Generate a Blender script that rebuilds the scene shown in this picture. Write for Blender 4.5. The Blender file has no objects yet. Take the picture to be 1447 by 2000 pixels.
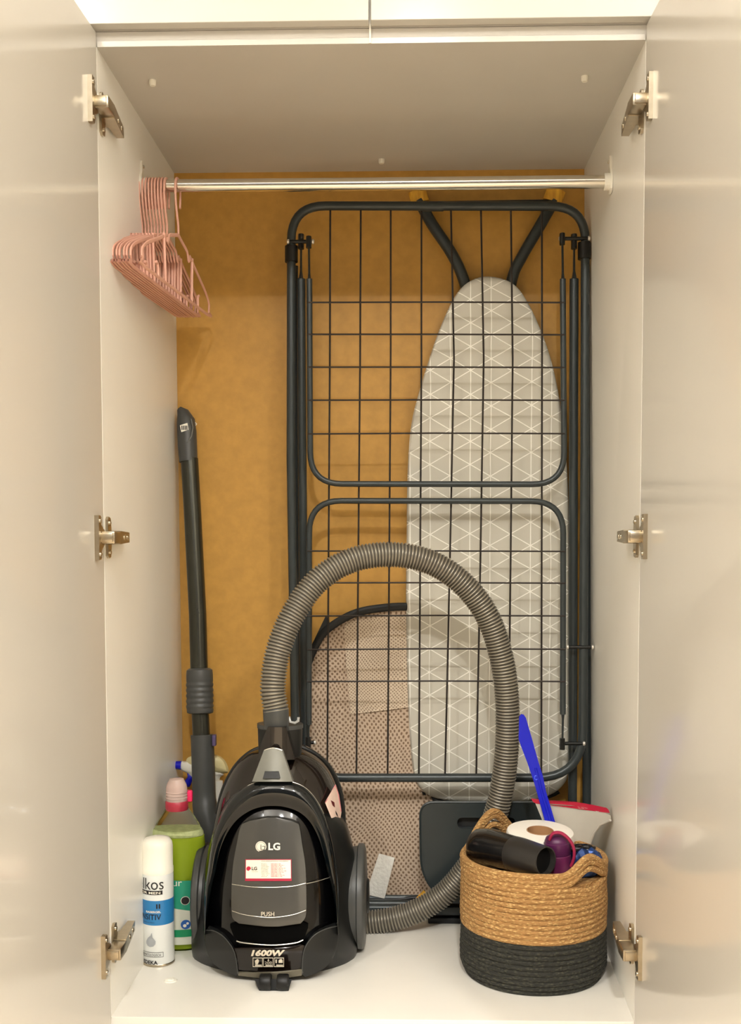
import bpy, bmesh, math, random
from mathutils import Vector, Matrix
from math import sin, cos, pi, sqrt, radians
random.seed(7)
S = bpy.context.scene
COL = S.collection
# ---------------------------------------------------------------- camera
CAM = Vector((0.0410, -1.59135, 0.70445))
YAW, PIT, ROL, FPX, SHY = -0.02619, 0.0613, -0.00155, 2182.0, 181.22
PXC, PYC = 723.5, 1000 + SHY
FW = Vector((sin(YAW)*cos(PIT), cos(YAW)*cos(PIT), -sin(PIT)))
_rt = Vector((cos(YAW), -sin(YAW), 0)); _up = _rt.cross(FW)
RT = cos(ROL)*_rt + sin(ROL)*_up; UP = -sin(ROL)*_rt + cos(ROL)*_up
cd = bpy.data.cameras.new('camera'); cam = bpy.data.objects.new('camera', cd); COL.objects.link(cam)
M = Matrix((RT, UP, -FW)).transposed().to_4x4(); M.translation = CAM
cam.matrix_world = M
cd.sensor_fit = 'VERTICAL'; cd.sensor_height = 24; cd.lens = FPX*24/2000
cd.shift_y = SHY/2000; cd.clip_start = 0.01
S.camera = cam
# ---------------------------------------------------------------- world, lights, exposure
w = bpy.data.worlds.new('room_light'); S.world = w; w.use_nodes = True
bg = w.node_tree.nodes['Background']
bg.inputs[0].default_value = (1.0, 0.90, 0.78, 1); bg.inputs[1].default_value = 0.30
def area(name, loc, target, size, power, colr=(1.0, 0.985, 0.955), spread=180):
    l = bpy.data.lights.new(name, 'AREA'); l.shape = 'DISK'; l.size = size; l.energy = power; l.color = colr; l.spread = radians(spread)
    o = bpy.data.objects.new(name, l); COL.objects.link(o); o.location = loc
    o.rotation_euler = (Vector(target)-Vector(loc)).to_track_quat('-Z', 'Y').to_euler()
    return o
area('ceiling_lamp_near', (0.10, -1.20, 2.05), (0.10, -1.2, 0), 0.12, 0.8)
area('ceiling_lamp_left', (-1.05, -2.2, 2.40), (-0.95, -2.0, 0.0), 0.12, 25, spread=128)
area('ceiling_lamp_right', (1.15, -2.3, 2.40), (1.05, -2.1, 0.0), 0.12, 27, spread=128)
area('ceiling_lamp_far', (0.10, -2.7, 2.42), (0.10, -2.3, 0.0), 0.14, 50, spread=128)
area('bounce_fill_left', (-0.9, -2.6, 1.70), (-0.9, -2.6, 3.0), 0.35, 52)  # added pair of unseen fill lights, bounced off the ceiling to soften the shade
area('bounce_fill_right', (0.9, -2.6, 1.70), (0.9, -2.6, 3.0), 0.35, 52)
S.view_settings.view_transform = 'Standard'; S.view_settings.look = 'None'
S.view_settings.exposure = 0.05; S.view_settings.gamma = 1.0; S.view_settings.use_curve_mapping = False
# ---------------------------------------------------------------- helpers
def ray(px, py): return FW + RT*((px-PXC)/FPX) - UP*((py-PYC)/FPX)
def U(px, py, Y): d = ray(px, py); return CAM + d*((Y-CAM.y)/d.y)
def UZ(px, py, z): d = ray(px, py); return CAM + d*((z-CAM.z)/d.z)
def lin(c):
    return tuple(((v/255)/12.92 if v/255 <= 0.04045 else ((v/255+0.055)/1.055)**2.4) for v in c)
MATS = {}
def mat(name, rgb, rough=0.5, metal=0.0, coat=0.0, var=0.06, vscale=30, bump=0.0, bscale=200, trans=0.0, ior=1.45, alpha=1.0, stretch=None):
    if name in MATS: return MATS[name]
    m = bpy.data.materials.new(name); m.use_nodes = True; MATS[name] = m
    nt = m.node_tree; b = nt.nodes['Principled BSDF']; L = nt.links
    c = lin(rgb)
    tc = nt.nodes.new('ShaderNodeTexCoord'); src = tc.outputs['Object']
    if stretch:
        mp = nt.nodes.new('ShaderNodeMapping'); mp.inputs['Scale'].default_value = stretch
        L.new(src, mp.inputs[0]); src = mp.outputs[0]
    n = nt.nodes.new('ShaderNodeTexNoise'); n.inputs['Scale'].default_value = vscale; n.inputs['Detail'].default_value = 4
    L.new(src, n.inputs['Vector'])
    r = nt.nodes.new('ShaderNodeValToRGB')
    r.color_ramp.elements[0].position = 0.3; r.color_ramp.elements[1].position = 0.7
    r.color_ramp.elements[0].color = (*[v*(1-var) for v in c], 1)
    r.color_ramp.elements[1].color = (*[min(1, v*(1+var)) for v in c], 1)
    L.new(n.outputs['Fac'], r.inputs[0]); L.new(r.outputs[0], b.inputs['Base Color'])
    b.inputs['Roughness'].default_value = rough; b.inputs['Metallic'].default_value = metal
    b.inputs['Coat Weight'].default_value = coat; b.inputs['Coat Roughness'].default_value = 0.05
    b.inputs['Transmission Weight'].default_value = trans; b.inputs['IOR'].default_value = ior
    b.inputs['Alpha'].default_value = alpha
    if bump:
        n2 = nt.nodes.new('ShaderNodeTexNoise'); n2.inputs['Scale'].default_value = bscale; n2.inputs['Detail'].default_value = 3
        L.new(src, n2.inputs['Vector'])
        bp = nt.nodes.new('ShaderNodeBump'); bp.inputs['Strength'].default_value = bump; bp.inputs['Distance'].default_value = 0.002
        L.new(n2.outputs['Fac'], bp.inputs['Height']); L.new(bp.outputs[0], b.inputs['Normal'])
    return m
def loc_of(p):
    v = Vector((0, 0, 0))
    while p is not None: v += p.location; p = p.parent
    return v
def obj(name, verts, faces, m, parent=None, smooth=True, label=None, angle=40):
    off = loc_of(parent)
    me = bpy.data.meshes.new(name)
    me.from_pydata([tuple(Vector(v)-off) for v in verts], [], [tuple(f) for f in faces])
    if not me.validate(): pass
    bm = bmesh.new(); bm.from_mesh(me); bmesh.ops.recalc_face_normals(bm, faces=bm.faces)
    if smooth:
        for f in bm.faces: f.smooth = True
        for e in bm.edges:
            if len(e.link_faces) == 2 and e.calc_face_angle(0) > radians(angle): e.smooth = False
    bm.to_mesh(me); bm.free()
    me.materials.append(m)
    o = bpy.data.objects.new(name, me); COL.objects.link(o)
    if parent is not None: o.parent = parent
    if label: o['label'] = label
    return o
def tag(o, label=None, cat=None, group=None, kind=None):
    if label: o['label'] = label
    if cat: o['category'] = cat
    if group: o['group'] = group
    if kind: o['kind'] = kind
    return o
def thing(name, loc, label, cat, group=None):
    o = bpy.data.objects.new(name, None); COL.objects.link(o); o.location = loc
    o.empty_display_size = 0.05
    return tag(o, label, cat, group)
def join(*parts):
    V, F = [], []
    for v, f in parts:
        n = len(V); V += list(v); F += [tuple(i+n for i in q) for q in f]
    return V, F
def box(x0, x1, y0, y1, z0, z1, bev=0.0):
    bm = bmesh.new(); bmesh.ops.create_cube(bm, size=1)
    for v in bm.verts:
        v.co = Vector(((x0+x1)/2+v.co.x*(x1-x0), (y0+y1)/2+v.co.y*(y1-y0), (z0+z1)/2+v.co.z*(z1-z0)))
    if bev: bmesh.ops.bevel(bm, geom=list(bm.edges), offset=bev, segments=2, affect='EDGES', profile=0.5)
    bm.verts.index_update()
    r = ([v.co.copy() for v in bm.verts], [[v.index for v in f.verts] for f in bm.faces]); bm.free(); return r
def hexa(p):   # 8 corners: 4 of one face then 4 of the other
    return p, [(0, 1, 2, 3), (4, 5, 6, 7), (0, 1, 5, 4), (1, 2, 6, 5), (2, 3, 7, 6), (3, 0, 4, 7)]
def prism(outline, holes, fn, depth_fn, bev=0.0):
    """outline/holes: 2D loops; fn(u,v)->front point; depth_fn(u,v)->back point"""
    bm = bmesh.new()
    loops = [outline] + list(holes); es = []
    for lp in loops:
        vs = [bm.verts.new((a, b, 0)) for a, b in lp]
        for i in range(len(vs)): es.append(bm.edges.new((vs[i], vs[(i+1) % len(vs)])))
    bmesh.ops.triangle_fill(bm, edges=es, use_beauty=True)
    bm.verts.index_update()
    P = [(v.co.x, v.co.y) for v in bm.verts]; T = [[v.index for v in f.verts] for f in bm.faces]
    n = len(P); bm.free()
    V = [fn(*p) for p in P] + [depth_fn(*p) for p in P]
    F = [tuple(t) for t in T] + [tuple(i+n for i in reversed(t)) for t in T]
    k = 0
    for lp in loops:
        c = len(lp)
        for i in range(c):
            a, b = k+i, k+(i+1) % c; F.append((a, b, b+n, a+n))
        k += c
    return V, F
def spline(pts, n):
    """Catmull-Rom through pts (tuples), n samples per span"""
    P = [Vector(p) for p in pts]; out = []
    Q = [P[0]*2-P[1]] + P + [P[-1]*2-P[-2]]
    for i in range(1, len(Q)-2):
        a, b, c, d = Q[i-1], Q[i], Q[i+1], Q[i+2]
        for k in range(n):
            t = k/n
            out.append(0.5*((2*b)+(c-a)*t+(2*a-5*b+4*c-d)*t*t+(3*b-a-3*c+d)*t**3))
    out.append(P[-1]); return out
def fillet(pts, r, n=6, closed=False):
    """polyline with rounded corners"""
    P = [Vector(p) for p in pts]; out = []; N = len(P)
    rr = r if isinstance(r, (list, tuple)) else [r]*N
    for i in range(N):
        if not closed and i in (0, N-1): out.append(P[i]); continue
        a, b, c = P[i-1], P[i], P[(i+1) % N]
        d1, d2 = (a-b), (c-b); q = min(rr[i], d1.length*0.49, d2.length*0.49)
        s, e = b+d1.normalized()*q, b+d2.normalized()*q
        for k in range(n+1):
            t = k/n; out.append((1-t)**2*s+2*t*(1-t)*b+t*t*e)
    return out
def tube(path, rad, segs=12, closed=False, flat=None, cap=True):
    """sweep a circle; rad number or list; flat=(sx,sy) cross-section scale"""
    P = [Vector(p) for p in path]; N = len(P)
    R = rad if isinstance(rad, (list, tuple)) else [rad]*N
    T = []
    for i in range(N):
        if closed: t = P[(i+1) % N]-P[i-1]
        else: t = P[min(i+1, N-1)]-P[max(i-1, 0)]
        T.append(t.normalized())
    up = Vector((0, 1, 0)) if abs(T[0].y) < 0.9 else Vector((0, 0, 1))
    nrm = (up-T[0]*up.dot(T[0])).normalized(); V, F = [], []
    fx, fy = flat or (1, 1)
    for i in range(N):
        nrm = (nrm-T[i]*nrm.dot(T[i])).normalized(); bi = T[i].cross(nrm)
        for k in range(segs):
            a = 2*pi*k/segs; V.append(P[i]+(nrm*cos(a)*fx+bi*sin(a)*fy)*R[i])
    M_ = N if closed else N-1
    for i in range(M_):
        j = (i+1) % N
        for k in range(segs):
            l = (k+1) % segs; F.append((i*segs+k, i*segs+l, j*segs+l, j*segs+k))
    if not closed and cap:
        F.append(tuple(range(segs))); F.append(tuple((N-1)*segs+k for k in reversed(range(segs))))
    return V, F
def lathe(prof, segs=32, axis_o=(0, 0, 0), axis_d=(0, 0, 1), sx=1, sy=1):
    """prof: [(r,h)] along axis"""
    o = Vector(axis_o); d = Vector(axis_d).normalized()
    a = Vector((1, 0, 0)) if abs(d.x) < 0.9 else Vector((0, 1, 0))
    a = (a-d*a.dot(d)).normalized(); b = d.cross(a); V, F = [], []
    for r, h in prof:
        for k in range(segs):
            t = 2*pi*k/segs; V.append(o+d*h+a*cos(t)*r*sx+b*sin(t)*r*sy)
    for i in range(len(prof)-1):
        for k in range(segs):
            l = (k+1) % segs; F.append((i*segs+k, i*segs+l, (i+1)*segs+l, (i+1)*segs+k))
    if prof[0][0] > 1e-6: F.append(tuple(reversed(range(segs))))
    if prof[-1][0] > 1e-6: F.append(tuple((len(prof)-1)*segs+k for k in range(segs)))
    return V, F
def text2d(s, weight=0.0, shear=0.0):
    """letters as flat faces, fitted to the unit box"""
    c = bpy.data.curves.new('t', 'FONT'); c.body = s; c.offset = weight; c.shear = shear; c.resolution_u = 3
    o = bpy.data.objects.new('t', c); COL.objects.link(o)
    me = o.to_mesh()
    V = [(v.co.x, v.co.y) for v in me.vertices]; F = [tuple(p.vertices) for p in me.polygons]
    o.to_mesh_clear(); bpy.data.objects.remove(o); bpy.data.curves.remove(c)
    x0, x1 = min(v[0] for v in V), max(v[0] for v in V); y0, y1 = min(v[1] for v in V), max(v[1] for v in V)
    return [((x-x0)/(x1-x0), (y-y0)/(y1-y0)) for x, y in V], F
def lettering(s, fn, m, parent, name='lettering', weight=0.0, shear=0.0):
    """fn(u,v)->3D, u left to right, v bottom to top"""
    V, F = text2d(s, weight, shear)
    return obj(name, [fn(u, v) for u, v in V], F, m, parent, smooth=False)

# ---------------------------------------------------------------- materials
W_ = mat('white_lacquer', (206, 202, 193), 0.17, coat=0.25, var=0.012, vscale=3, bump=0.02, bscale=35)
W_IN = mat('white_board', (246, 243, 234), 0.32, var=0.015, vscale=5, bump=0.03, bscale=120)
W_SH = mat('white_shelf', (206, 202, 194), 0.5, var=0.03, vscale=4, bump=0.06, bscale=300)
MDF = mat('hardboard', (196, 149, 70), 0.45, var=0.07, vscale=60, bump=0.06, bscale=400)
CHR = mat('chrome', (225, 220, 208), 0.16, metal=1.0, var=0.04, vscale=14, stretch=(1, 12, 12))
NIC = mat('nickel', (186, 174, 152), 0.3, metal=1.0, var=0.08, vscale=80)
PINK = mat('pink_plastic', (226, 172, 152), 0.38, var=0.03)
GREY = mat('anthracite_tube', (58, 64, 65), 0.34, metal=0.25, var=0.05, bump=0.02, bscale=500)
WIRE = mat('anthracite_wire', (52, 46, 43), 0.4, metal=0.3)
BLK = mat('black_plastic', (22, 24, 25), 0.45)
GBLK = mat('gloss_black', (4, 4, 5), 0.08, coat=0.25, var=0.1)
SBLK = mat('satin_black', (22, 23, 22), 0.36, var=0.05)
DGREY = mat('dark_grey_plastic', (70, 71, 69), 0.4)
MGREY = mat('mid_grey_plastic', (112, 113, 108), 0.4)
SILV = mat('silver_line', (190, 185, 172), 0.25, metal=0.8)
WHT = mat('white_plastic', (240, 236, 222), 0.35, var=0.02)
PRINT_W = mat('white_print', (236, 230, 214), 0.5, var=0.02)
PRINT_K = mat('black_print', (28, 24, 26), 0.5)
RED = mat('red_print', (186, 24, 62), 0.45)
ORNG = mat('orange_wood', (255, 178, 60), 0.5, var=0.35, vscale=25, stretch=(6, 1, 1))

# ================================================================ SETTING
H, D = 1.385, 0.54
cwl = (U(189, 88, 0).x, U(218, 1992, 0).x, U(340, 336, D).x, U(361, 1765, D).x)
cwr = (U(1261, 83, 0).x, U(1238, 1990, 0).x, U(1141, 332, D).x, U(1158, 1765, D).x-0.012)
def side(name, c, sgn):
    ox = sgn*0.402
    if sgn > 0: ox = 0.43
    p = [Vector((c[0], 0, H)), Vector((c[2], D, H)), Vector((c[3], D, 0)), Vector((c[1], 0, 0))]
    q = [Vector((ox, v.y, v.z)) for v in p]
    for v in p+q:
        v.z = H+0.002 if v.z > 0.5 else -0.002
    return tag(obj(name, *hexa(p+q), W_IN, smooth=False), 'white lacquered side panel of the closet', kind='structure')
wl = side('wall_left', cwl, -1); wr = side('wall_right', cwr, 1)
tag(obj('wall_back', *box(-0.402, 0.43, D+0.0005, D+0.006, -0.02, H+0.02), MDF, smooth=False), 'brown hardboard back panel of the closet', kind='structure')
shelf = tag(obj('ceiling', *box(-0.402, 0.43, 0.0, D+0.004, H, H+0.021, 0.0006), W_SH, smooth=False), 'white shelf board closing the closet at the top', kind='structure')
tag(obj('floor', *box(-0.402, 0.43, 0.0, D+0.004, -0.018, 0.0, 0.0006), mat('white_floor', (234, 230, 220), 0.22, var=0.02, vscale=9, bump=0.02, bscale=80), smooth=False), 'glossy white closet floor board', kind='structure')
tag(obj('baseboard_front', *box(-0.41, 0.44, 0.002, 0.02, -0.10, -0.0185), W_SH, smooth=False), 'white plinth below the closet floor', kind='structure')
# lower half of the shelf's front edge is a lighter edging strip
tag(obj('trim_1', *box(cwl[0]+0.001, cwr[0]-0.001, -0.0015, 0.0, H, H+0.0075), W_, shelf, smooth=False))
# shelf pins and plugs
PIN = []
for (a, b, par) in ((298, 157, shelf), (1142, 149, shelf), (745, 311, shelf)):
    p = UZ(a, b, H)
    obj('shelf_plug', *lathe([(0.0055, 0), (0.0052, -0.006), (0.004, -0.008)], 12, p), WHT, par, label='small white plug')
p = UZ(333, 1915, 0.0)
obj('floor_plug', *lathe([(0.011, 0), (0.010, 0.0012), (0.006, 0.0016), (0.0055, 0.0032), (0.003, 0.0036)], 16, p), WHT, bpy.data.objects['floor'])
# upper cabinet doors (closed, above)
zb = H+0.021
gx = U(722, 30, -0.02).x
for nm, x0, x1, z0 in (('door_3', -0.405, gx-0.0015, zb+0.0015), ('door_4', gx+0.0015, 0.41, zb+0.0015)):
    tag(obj(nm, *box(x0, x1, -0.021, -0.002, z0, z0+0.55, 0.0008), W_, smooth=False), 'white lacquered upper cabinet door', kind='structure')
tag(obj('trim_2', *box(gx-0.0013, gx+0.0013, -0.004, -0.0016, H-0.0005, zb+0.05), WHT, smooth=False), 'pale sealing strip below the gap of the upper doors', kind='structure')
# upper cabinet body behind the doors
tag(obj('wall_upper', *box(-0.402, 0.43, 0.0, 0.02, zb+0.0005, zb+0.55), W_SH, smooth=False), 'white front of the upper cabinet carcass', kind='structure')
# open lower doors
def swung(name, hx_top, hx_bot, ang, sgn, ztop):
    # hinge edge at Y=-0.003; door runs towards the room
    L_ = 0.49; th = 0.018; d = Vector((sgn*sin(ang), -cos(ang), 0)); n = Vector((sgn, 0, 0))*cos(ang)+Vector((0, sin(ang), 0))
    P = []
    for off in (0, th):
        for (hx, z) in ((hx_top, ztop), (hx_bot, -0.06)):
            b = Vector((hx, -0.0025, z))+n*off
            P += [b, b+d*L_] if z > 0 else [b+d*L_, b]
    v, f = hexa(P)
    o = obj(name, v, f, W_, smooth=False)
    bm = bmesh.new(); bm.from_mesh(o.data); bmesh.ops.bevel(bm, geom=list(bm.edges), offset=0.001, segments=2, affect='EDGES'); bm.to_mesh(o.data); bm.free()
    return o
dl = tag(swung('door_1', cwl[0], cwl[1], 0.035, -1, zb-0.001), 'white gloss closet door swung open at the left', kind='structure')
dr = tag(swung('door_2', cwr[0], cwr[1], 0.02, 1, zb-0.001), 'white gloss closet door swung open at the right', kind='structure')
# the room around: wall line of the wardrobe to either side
tag(obj('wall_front_left', *box(-1.6, -0.405, 0.0, 0.03, -0.1, 2.6), W_IN, smooth=False), 'white wardrobe front to the left of the closet', kind='structure')
tag(obj('wall_front_right', *box(0.432, 1.6, 0.0, 0.03, -0.1, 2.6), W_IN, smooth=False), 'white wardrobe front to the right of the closet', kind='structure')
# room behind the camera
RW = mat('room_wall_paint', (240, 236, 228), 0.7, var=0.03, vscale=2); RWD = mat('room_far_wall_paint', (70, 66, 64), 0.7, var=0.05, vscale=2)
RFL = mat('room_floor_wood', (196, 178, 152), 0.45, var=0.15, vscale=3, stretch=(8, 1, 1)); RCL = mat('room_ceiling_paint', (240, 236, 228), 0.8)
for nm, b_, m_, lb in (('wall_room_left', (-1.66, -1.6, -3.3, 0.03, -0.1, 2.5), RW, 'plain room wall left of the wardrobe'),
                       ('wall_room_right', (1.6, 1.66, -3.3, 0.03, -0.1, 2.5), RW, 'plain room wall right of the wardrobe'),
                       ('wall_room_far', (-1.6, 1.6, -3.36, -3.3, -0.1, 2.5), RWD, 'dark room wall opposite the closet'),
                       ('floor_room', (-1.66, 1.66, -3.36, 0.0, -0.16, -0.1), RFL, 'room floor in front of the wardrobe'),
                       ('ceiling_room', (-1.66, 1.66, -3.36, 0.03, 2.5, 2.56), RCL, 'room ceiling')):
    tag(obj(nm, *box(*b_), m_, smooth=False), lb, kind='structure')
# ---------------------------------------------------------------- hinges
def hinge(door, px, py, s, cw):
    z = U(px, py, -0.02).z
    wx = cw[1]+(cw[0]-cw[1])*(z/H)
    def P(a, b, c): return Vector((wx+s*a, b, z+c))
    def bx(a0, a1, b0, b1, c0, c1, bev=0.0012):
        v, f = box(a0, a1, b0, b1, c0, c1, bev); return [P(*q) for q in v], f
    o = obj('hinge', *join(bx(0.005, 0.0235, -0.0335, 0.004, -0.0085, 0.0085), bx(0.003, 0.021, -0.036, -0.030, -0.0065, 0.0065)), NIC, door, label='nickel concealed hinge')
    # cup plate on the door, long flange tapering to the arm
    ol = [(-0.046, -0.031), (-0.036, -0.031), (-0.033, -0.028), (-0.033, -0.018), (-0.016, -0.010), (-0.016, 0.010), (-0.033, 0.018), (-0.033, 0.028), (-0.036, 0.031), (-0.046, 0.031)]
    obj('cup_plate', *prism(ol, [], lambda b, c: P(0.005, b, c), lambda b, c: P(-0.004, b, c)), NIC, o)
    for c in (-0.0235, 0.0235):
        obj('screw', *lathe([(0.0035, 0), (0.0035, 0.0015), (0.002, 0.002)], 10, P(0.005, -0.040, c), (s, 0, 0)), CHR, o)
    ol = [(0.006, -0.026), (0.012, -0.030), (0.022, -0.028), (0.024, -0.02), (0.026, -0.008), (0.046, -0.007), (0.046, 0.007), (0.026, 0.008), (0.024, 0.02), (0.022, 0.028), (0.012, 0.030), (0.006, 0.026)]
    obj('mounting_plate', *prism(ol, [], lambda b, c: P(0.004, b, c), lambda b, c: P(-0.0005, b, c)), NIC, o)
    for c in (-0.021, 0.021):
        obj('screw', *lathe([(0.0035, 0), (0.0035, 0.0015), (0.002, 0.002)], 10, P(0.004, 0.016, c), (s, 0, 0)), CHR, o)
    # channel arm body along the side panel
    v, f = hexa([P(0.004, 0.002, -0.0095), P(0.0225, 0.002, -0.0095), P(0.0225, 0.002, 0.0095), P(0.004, 0.002, 0.0095),
                 P(0.004, 0.088, -0.0075), P(0.015, 0.088, -0.0075), P(0.015, 0.088, 0.0075), P(0.004, 0.088, 0.0075)])
    obj('arm', v, f, NIC, o, smooth=False)
    for b in (0.040, 0.068):
        a = 0.0225-0.0075*(b/0.086)
        obj('screw', *lathe([(0.0042, -0.001), (0.0042, 0.0012), (0.0022, 0.0016), (0.0022, 0.0004)], 12, P(a, b, 0), (s, 0, 0)), CHR, o)
for (a, b) in ((200, 205), (205, 1050), (212, 1858)): hinge(dl, a, b, 1, cwl)
for (a, b) in ((1250, 200), (1242, 1048), (1238, 1860)): hinge(dr, a, b, -1, cwr)

# ================================================================ CLOTHES RAIL
YR = 0.262
rz = U(760, 359, YR).z
def wallx(c, y, z):
    f = c[1]+(c[0]-c[1])*(z/H); b = c[3]+(c[2]-c[3])*(z/H); return f+(b-f)*y/D
xl, xr = wallx(cwl, YR, rz), wallx(cwr, YR, rz)
rail = thing('clothes_rail', (0, YR, rz), 'chrome clothes rail spanning the closet below the top shelf', 'clothes rail')
obj('tube', *tube([(xl+0.003, YR, rz), (0, YR, rz-0.0005), (xr-0.003, YR, rz)], 0.0104, 24), CHR, rail)
for x, s in ((xl, 1), (xr, -1)):
    ol = [(-0.013, -0.014), (-0.007, -0.019), (0.007, -0.019), (0.013, -0.014), (0.015, 0.004), (0.010, 0.016), (0.006, 0.022), (0.006, 0.036), (0.003, 0.040), (-0.003, 0.040), (-0.006, 0.036), (-0.006, 0.022), (-0.010, 0.016), (-0.015, 0.004)]
    v1 = prism(ol, [], lambda a, b: Vector((x+s*0.0035, YR+a, rz+b)), lambda a, b: Vector((x-s*0.0002, YR+a, rz+b)))
    v2 = lathe([(0.0135, 0.002), (0.0135, 0.012), (0.0107, 0.012), (0.0107, 0.004)], 24, (x, YR, rz), (s, 0, 0))
    br = obj('bracket', *join(v1, v2), WHT, rail, label='white end bracket')
    obj('screw', *lathe([(0.003, 0.0035), (0.003, 0.005), (0.001, 0.0055)], 10, (x, YR, rz+0.031), (s, 0, 0)), CHR, br)

# ================================================================ HANGERS
def make_hanger(name, label):
    t = thing(name, (0, 0, 0), label, 'clothes hanger', 'pink hangers on the rail')
    def P(y, z): return Vector((0, y, z))
    r = 0.0028
    # hook over the rail: centre of the rail at (0,0)
    hk = [P(0.0225*cos(a)*0.62, 0.0225*sin(a)*0.62) for a in [radians(q) for q in (-25, 0, 30, 60, 90, 120, 150, 180)]]
    hk = [P(0.0115, -0.030), P(0.0145, -0.010)]+hk[1:]+[P(-0.0135, -0.02), P(-0.006, -0.045), P(0, -0.060), P(0, -0.078)]
    obj('hook', *tube(spline(hk, 3), r, 8, flat=(1, 0.68)), PINK, t)
    # shoulders with strap notch, one closed frame
    pts = []
    half = [(0.004, -0.077), (0.030, -0.084), (0.052, -0.090), (0.058, -0.102), (0.064, -0.102), (0.068, -0.094), (0.10, -0.106), (0.150, -0.124), (0.172, -0.133), (0.186, -0.141), (0.1935, -0.149), (0.191, -0.162), (0.180, -0.169)]
    for y, z in half: pts.append(P(y, z))
    for y, z in reversed(half): pts.append(P(-y, z))
    pth = []
    for i in range(len(pts)):
        a, b = pts[i], pts[(i+1) % len(pts)]
        q0, q1 = pts[i-1], pts[(i+2) % len(pts)]
        for k in range(2):
            u = k/2
            pth.append(0.5*((2*a)+(b-q0)*u+(2*q0-5*a+4*b-q1)*u*u+(3*a-q0-3*b+q1)*u**3) if 0 < i < len(pts)-1 and abs(a.y-b.y) < 0.2 else a.lerp(b, u))
    fr = obj('frame', *tube(pth, r, 8, closed=True, flat=(1.1, 0.66)), PINK, t)
    # rib under each shoulder and inner strap bar
    for s in (1, -1):
        obj('strap_hook', *tube([P(s*0.115, -0.169), P(s*0.115, -0.156), P(s*0.118, -0.150), P(s*0.124, -0.148)], 0.0026, 6), PINK, fr)
        obj('brace', *tube([P(s*0.082, -0.094), P(s*0.076, -0.169)], 0.0026, 6), PINK, fr)
    return t
hang = []
def copy_tree(o, parent=None):
    c = o.copy(); COL.objects.link(c); c.parent = parent
    for ch in list(o.children): copy_tree(ch, c)
    return c
h0 = make_hanger('clothes_hanger', 'pink plastic hanger hanging apart from the bunch, rightmost on the rail')
order = ['second', 'third', 'fourth', 'fifth', 'sixth', 'seventh', 'eighth', 'ninth']
specs = [(U(347, 345, YR).x, 0.10, None)]
x = U(325, 345, YR).x
for i in range(9):
    hh = h0 if False else copy_tree(h0)
    if i == 0: lb = 'pink plastic hanger at the right end of the tight bunch, next to the separate one'
    elif i == 8: lb = 'pink plastic hanger against the left wall, leftmost on the rail'
    else: lb = 'pink plastic hanger packed in the bunch, %s from its right end' % order[i-1]
    hh['label'] = lb
    hh.location = (x-i*0.0051, YR, rz-0.003); hh.rotation_euler = (0, 0, radians(-4.2+0.35*random.uniform(-1, 1)-i*0.06))
h0.location = (U(347, 345, YR).x, YR, rz-0.003); h0.rotation_euler = (0, 0, radians(-4.9))

# ================================================================ IRONING BOARD
def pxpoly(pts, n=5, closed=True):
    P = [Vector((a, b, 0)) for a, b in pts]; out = []; N = len(P)
    for i in range(N):
        a, b, c, d = P[i-1], P[i], P[(i+1) % N], P[(i+2) % N]
        for k in range(n):
            t = k/n; q = 0.5*((2*b)+(c-a)*t+(2*a-5*b+4*c-d)*t*t+(3*b-a-3*c+d)*t**3); out.append((q.x, q.y))
    return out
def fabric():
    m = bpy.data.materials.new('triangle_print_fabric'); m.use_nodes = True; nt = m.node_tree; L = nt.links
    b = nt.nodes['Principled BSDF']; b.inputs['Roughness'].default_value = 0.85
    tc = nt.nodes.new('ShaderNodeTexCoord'); sp = nt.nodes.new('ShaderNodeSeparateXYZ')
    nz = nt.nodes.new('ShaderNodeTexNoise'); nz.inputs['Scale'].default_value = 7
    L.new(tc.outputs['Object'], nz.inputs['Vector'])
    ad = nt.nodes.new('ShaderNodeVectorMath'); ad.operation = 'MULTIPLY_ADD'; ad.inputs[1].default_value = (0.006, 0, 0.006)
    L.new(nz.outputs['Color'], ad.inputs[0]); L.new(tc.outputs['Object'], ad.inputs[2])
    L.new(ad.outputs[0], sp.inputs[0])
    a = 0.0372
    def math_(op, x, y=None, z=None):
        n = nt.nodes.new('ShaderNodeMath'); n.operation = op
        for i, v in enumerate((x, y, z)):
            if v is None: continue
            if isinstance(v, (int, float)): n.inputs[i].default_value = v
            else: L.new(v, n.inputs[i])
        return n.outputs[0]
    X, Z = sp.outputs[0], sp.outputs[2]
    acc = None
    for th in (0, 60, -60):
        u = math_('ADD', math_('MULTIPLY', X, cos(radians(th))/a), math_('MULTIPLY', Z, sin(radians(th))/a))
        fr = math_('FRACT', math_('ADD', u, 50.5))
        d = math_('ABSOLUTE', math_('SUBTRACT', fr, 0.5))
        ln = math_('LESS_THAN', d, 0.023)
        acc = ln if acc is None else math_('MAXIMUM', acc, ln)
    mx = nt.nodes.new('ShaderNodeMix'); mx.data_type = 'RGBA'
    L.new(acc, mx.inputs[0]); mx.inputs[6].default_value = (*lin((204, 200, 186)), 1); mx.inputs[7].default_value = (*lin((252, 250, 240)), 1)
    L.new(mx.outputs[2], b.inputs['Base Color'])
    n2 = nt.nodes.new('ShaderNodeTexNoise'); n2.inputs['Scale'].default_value = 900; L.new(tc.outputs['Object'], n2.inputs['Vector'])
    bp = nt.nodes.new('ShaderNodeBump'); bp.inputs['Strength'].default_value = 0.2; bp.inputs['Distance'].default_value = 0.001
    L.new(n2.outputs['Fac'], bp.inputs['Height']); L.new(bp.outputs[0], b.inputs['Normal'])
    return m
FAB = fabric()
YB = 0.492
board = thing('ironing_board', U(955, 1765, YB+0.02), 'grey ironing board with a white triangle print cover, standing behind the drying rack', 'ironing board')
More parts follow.
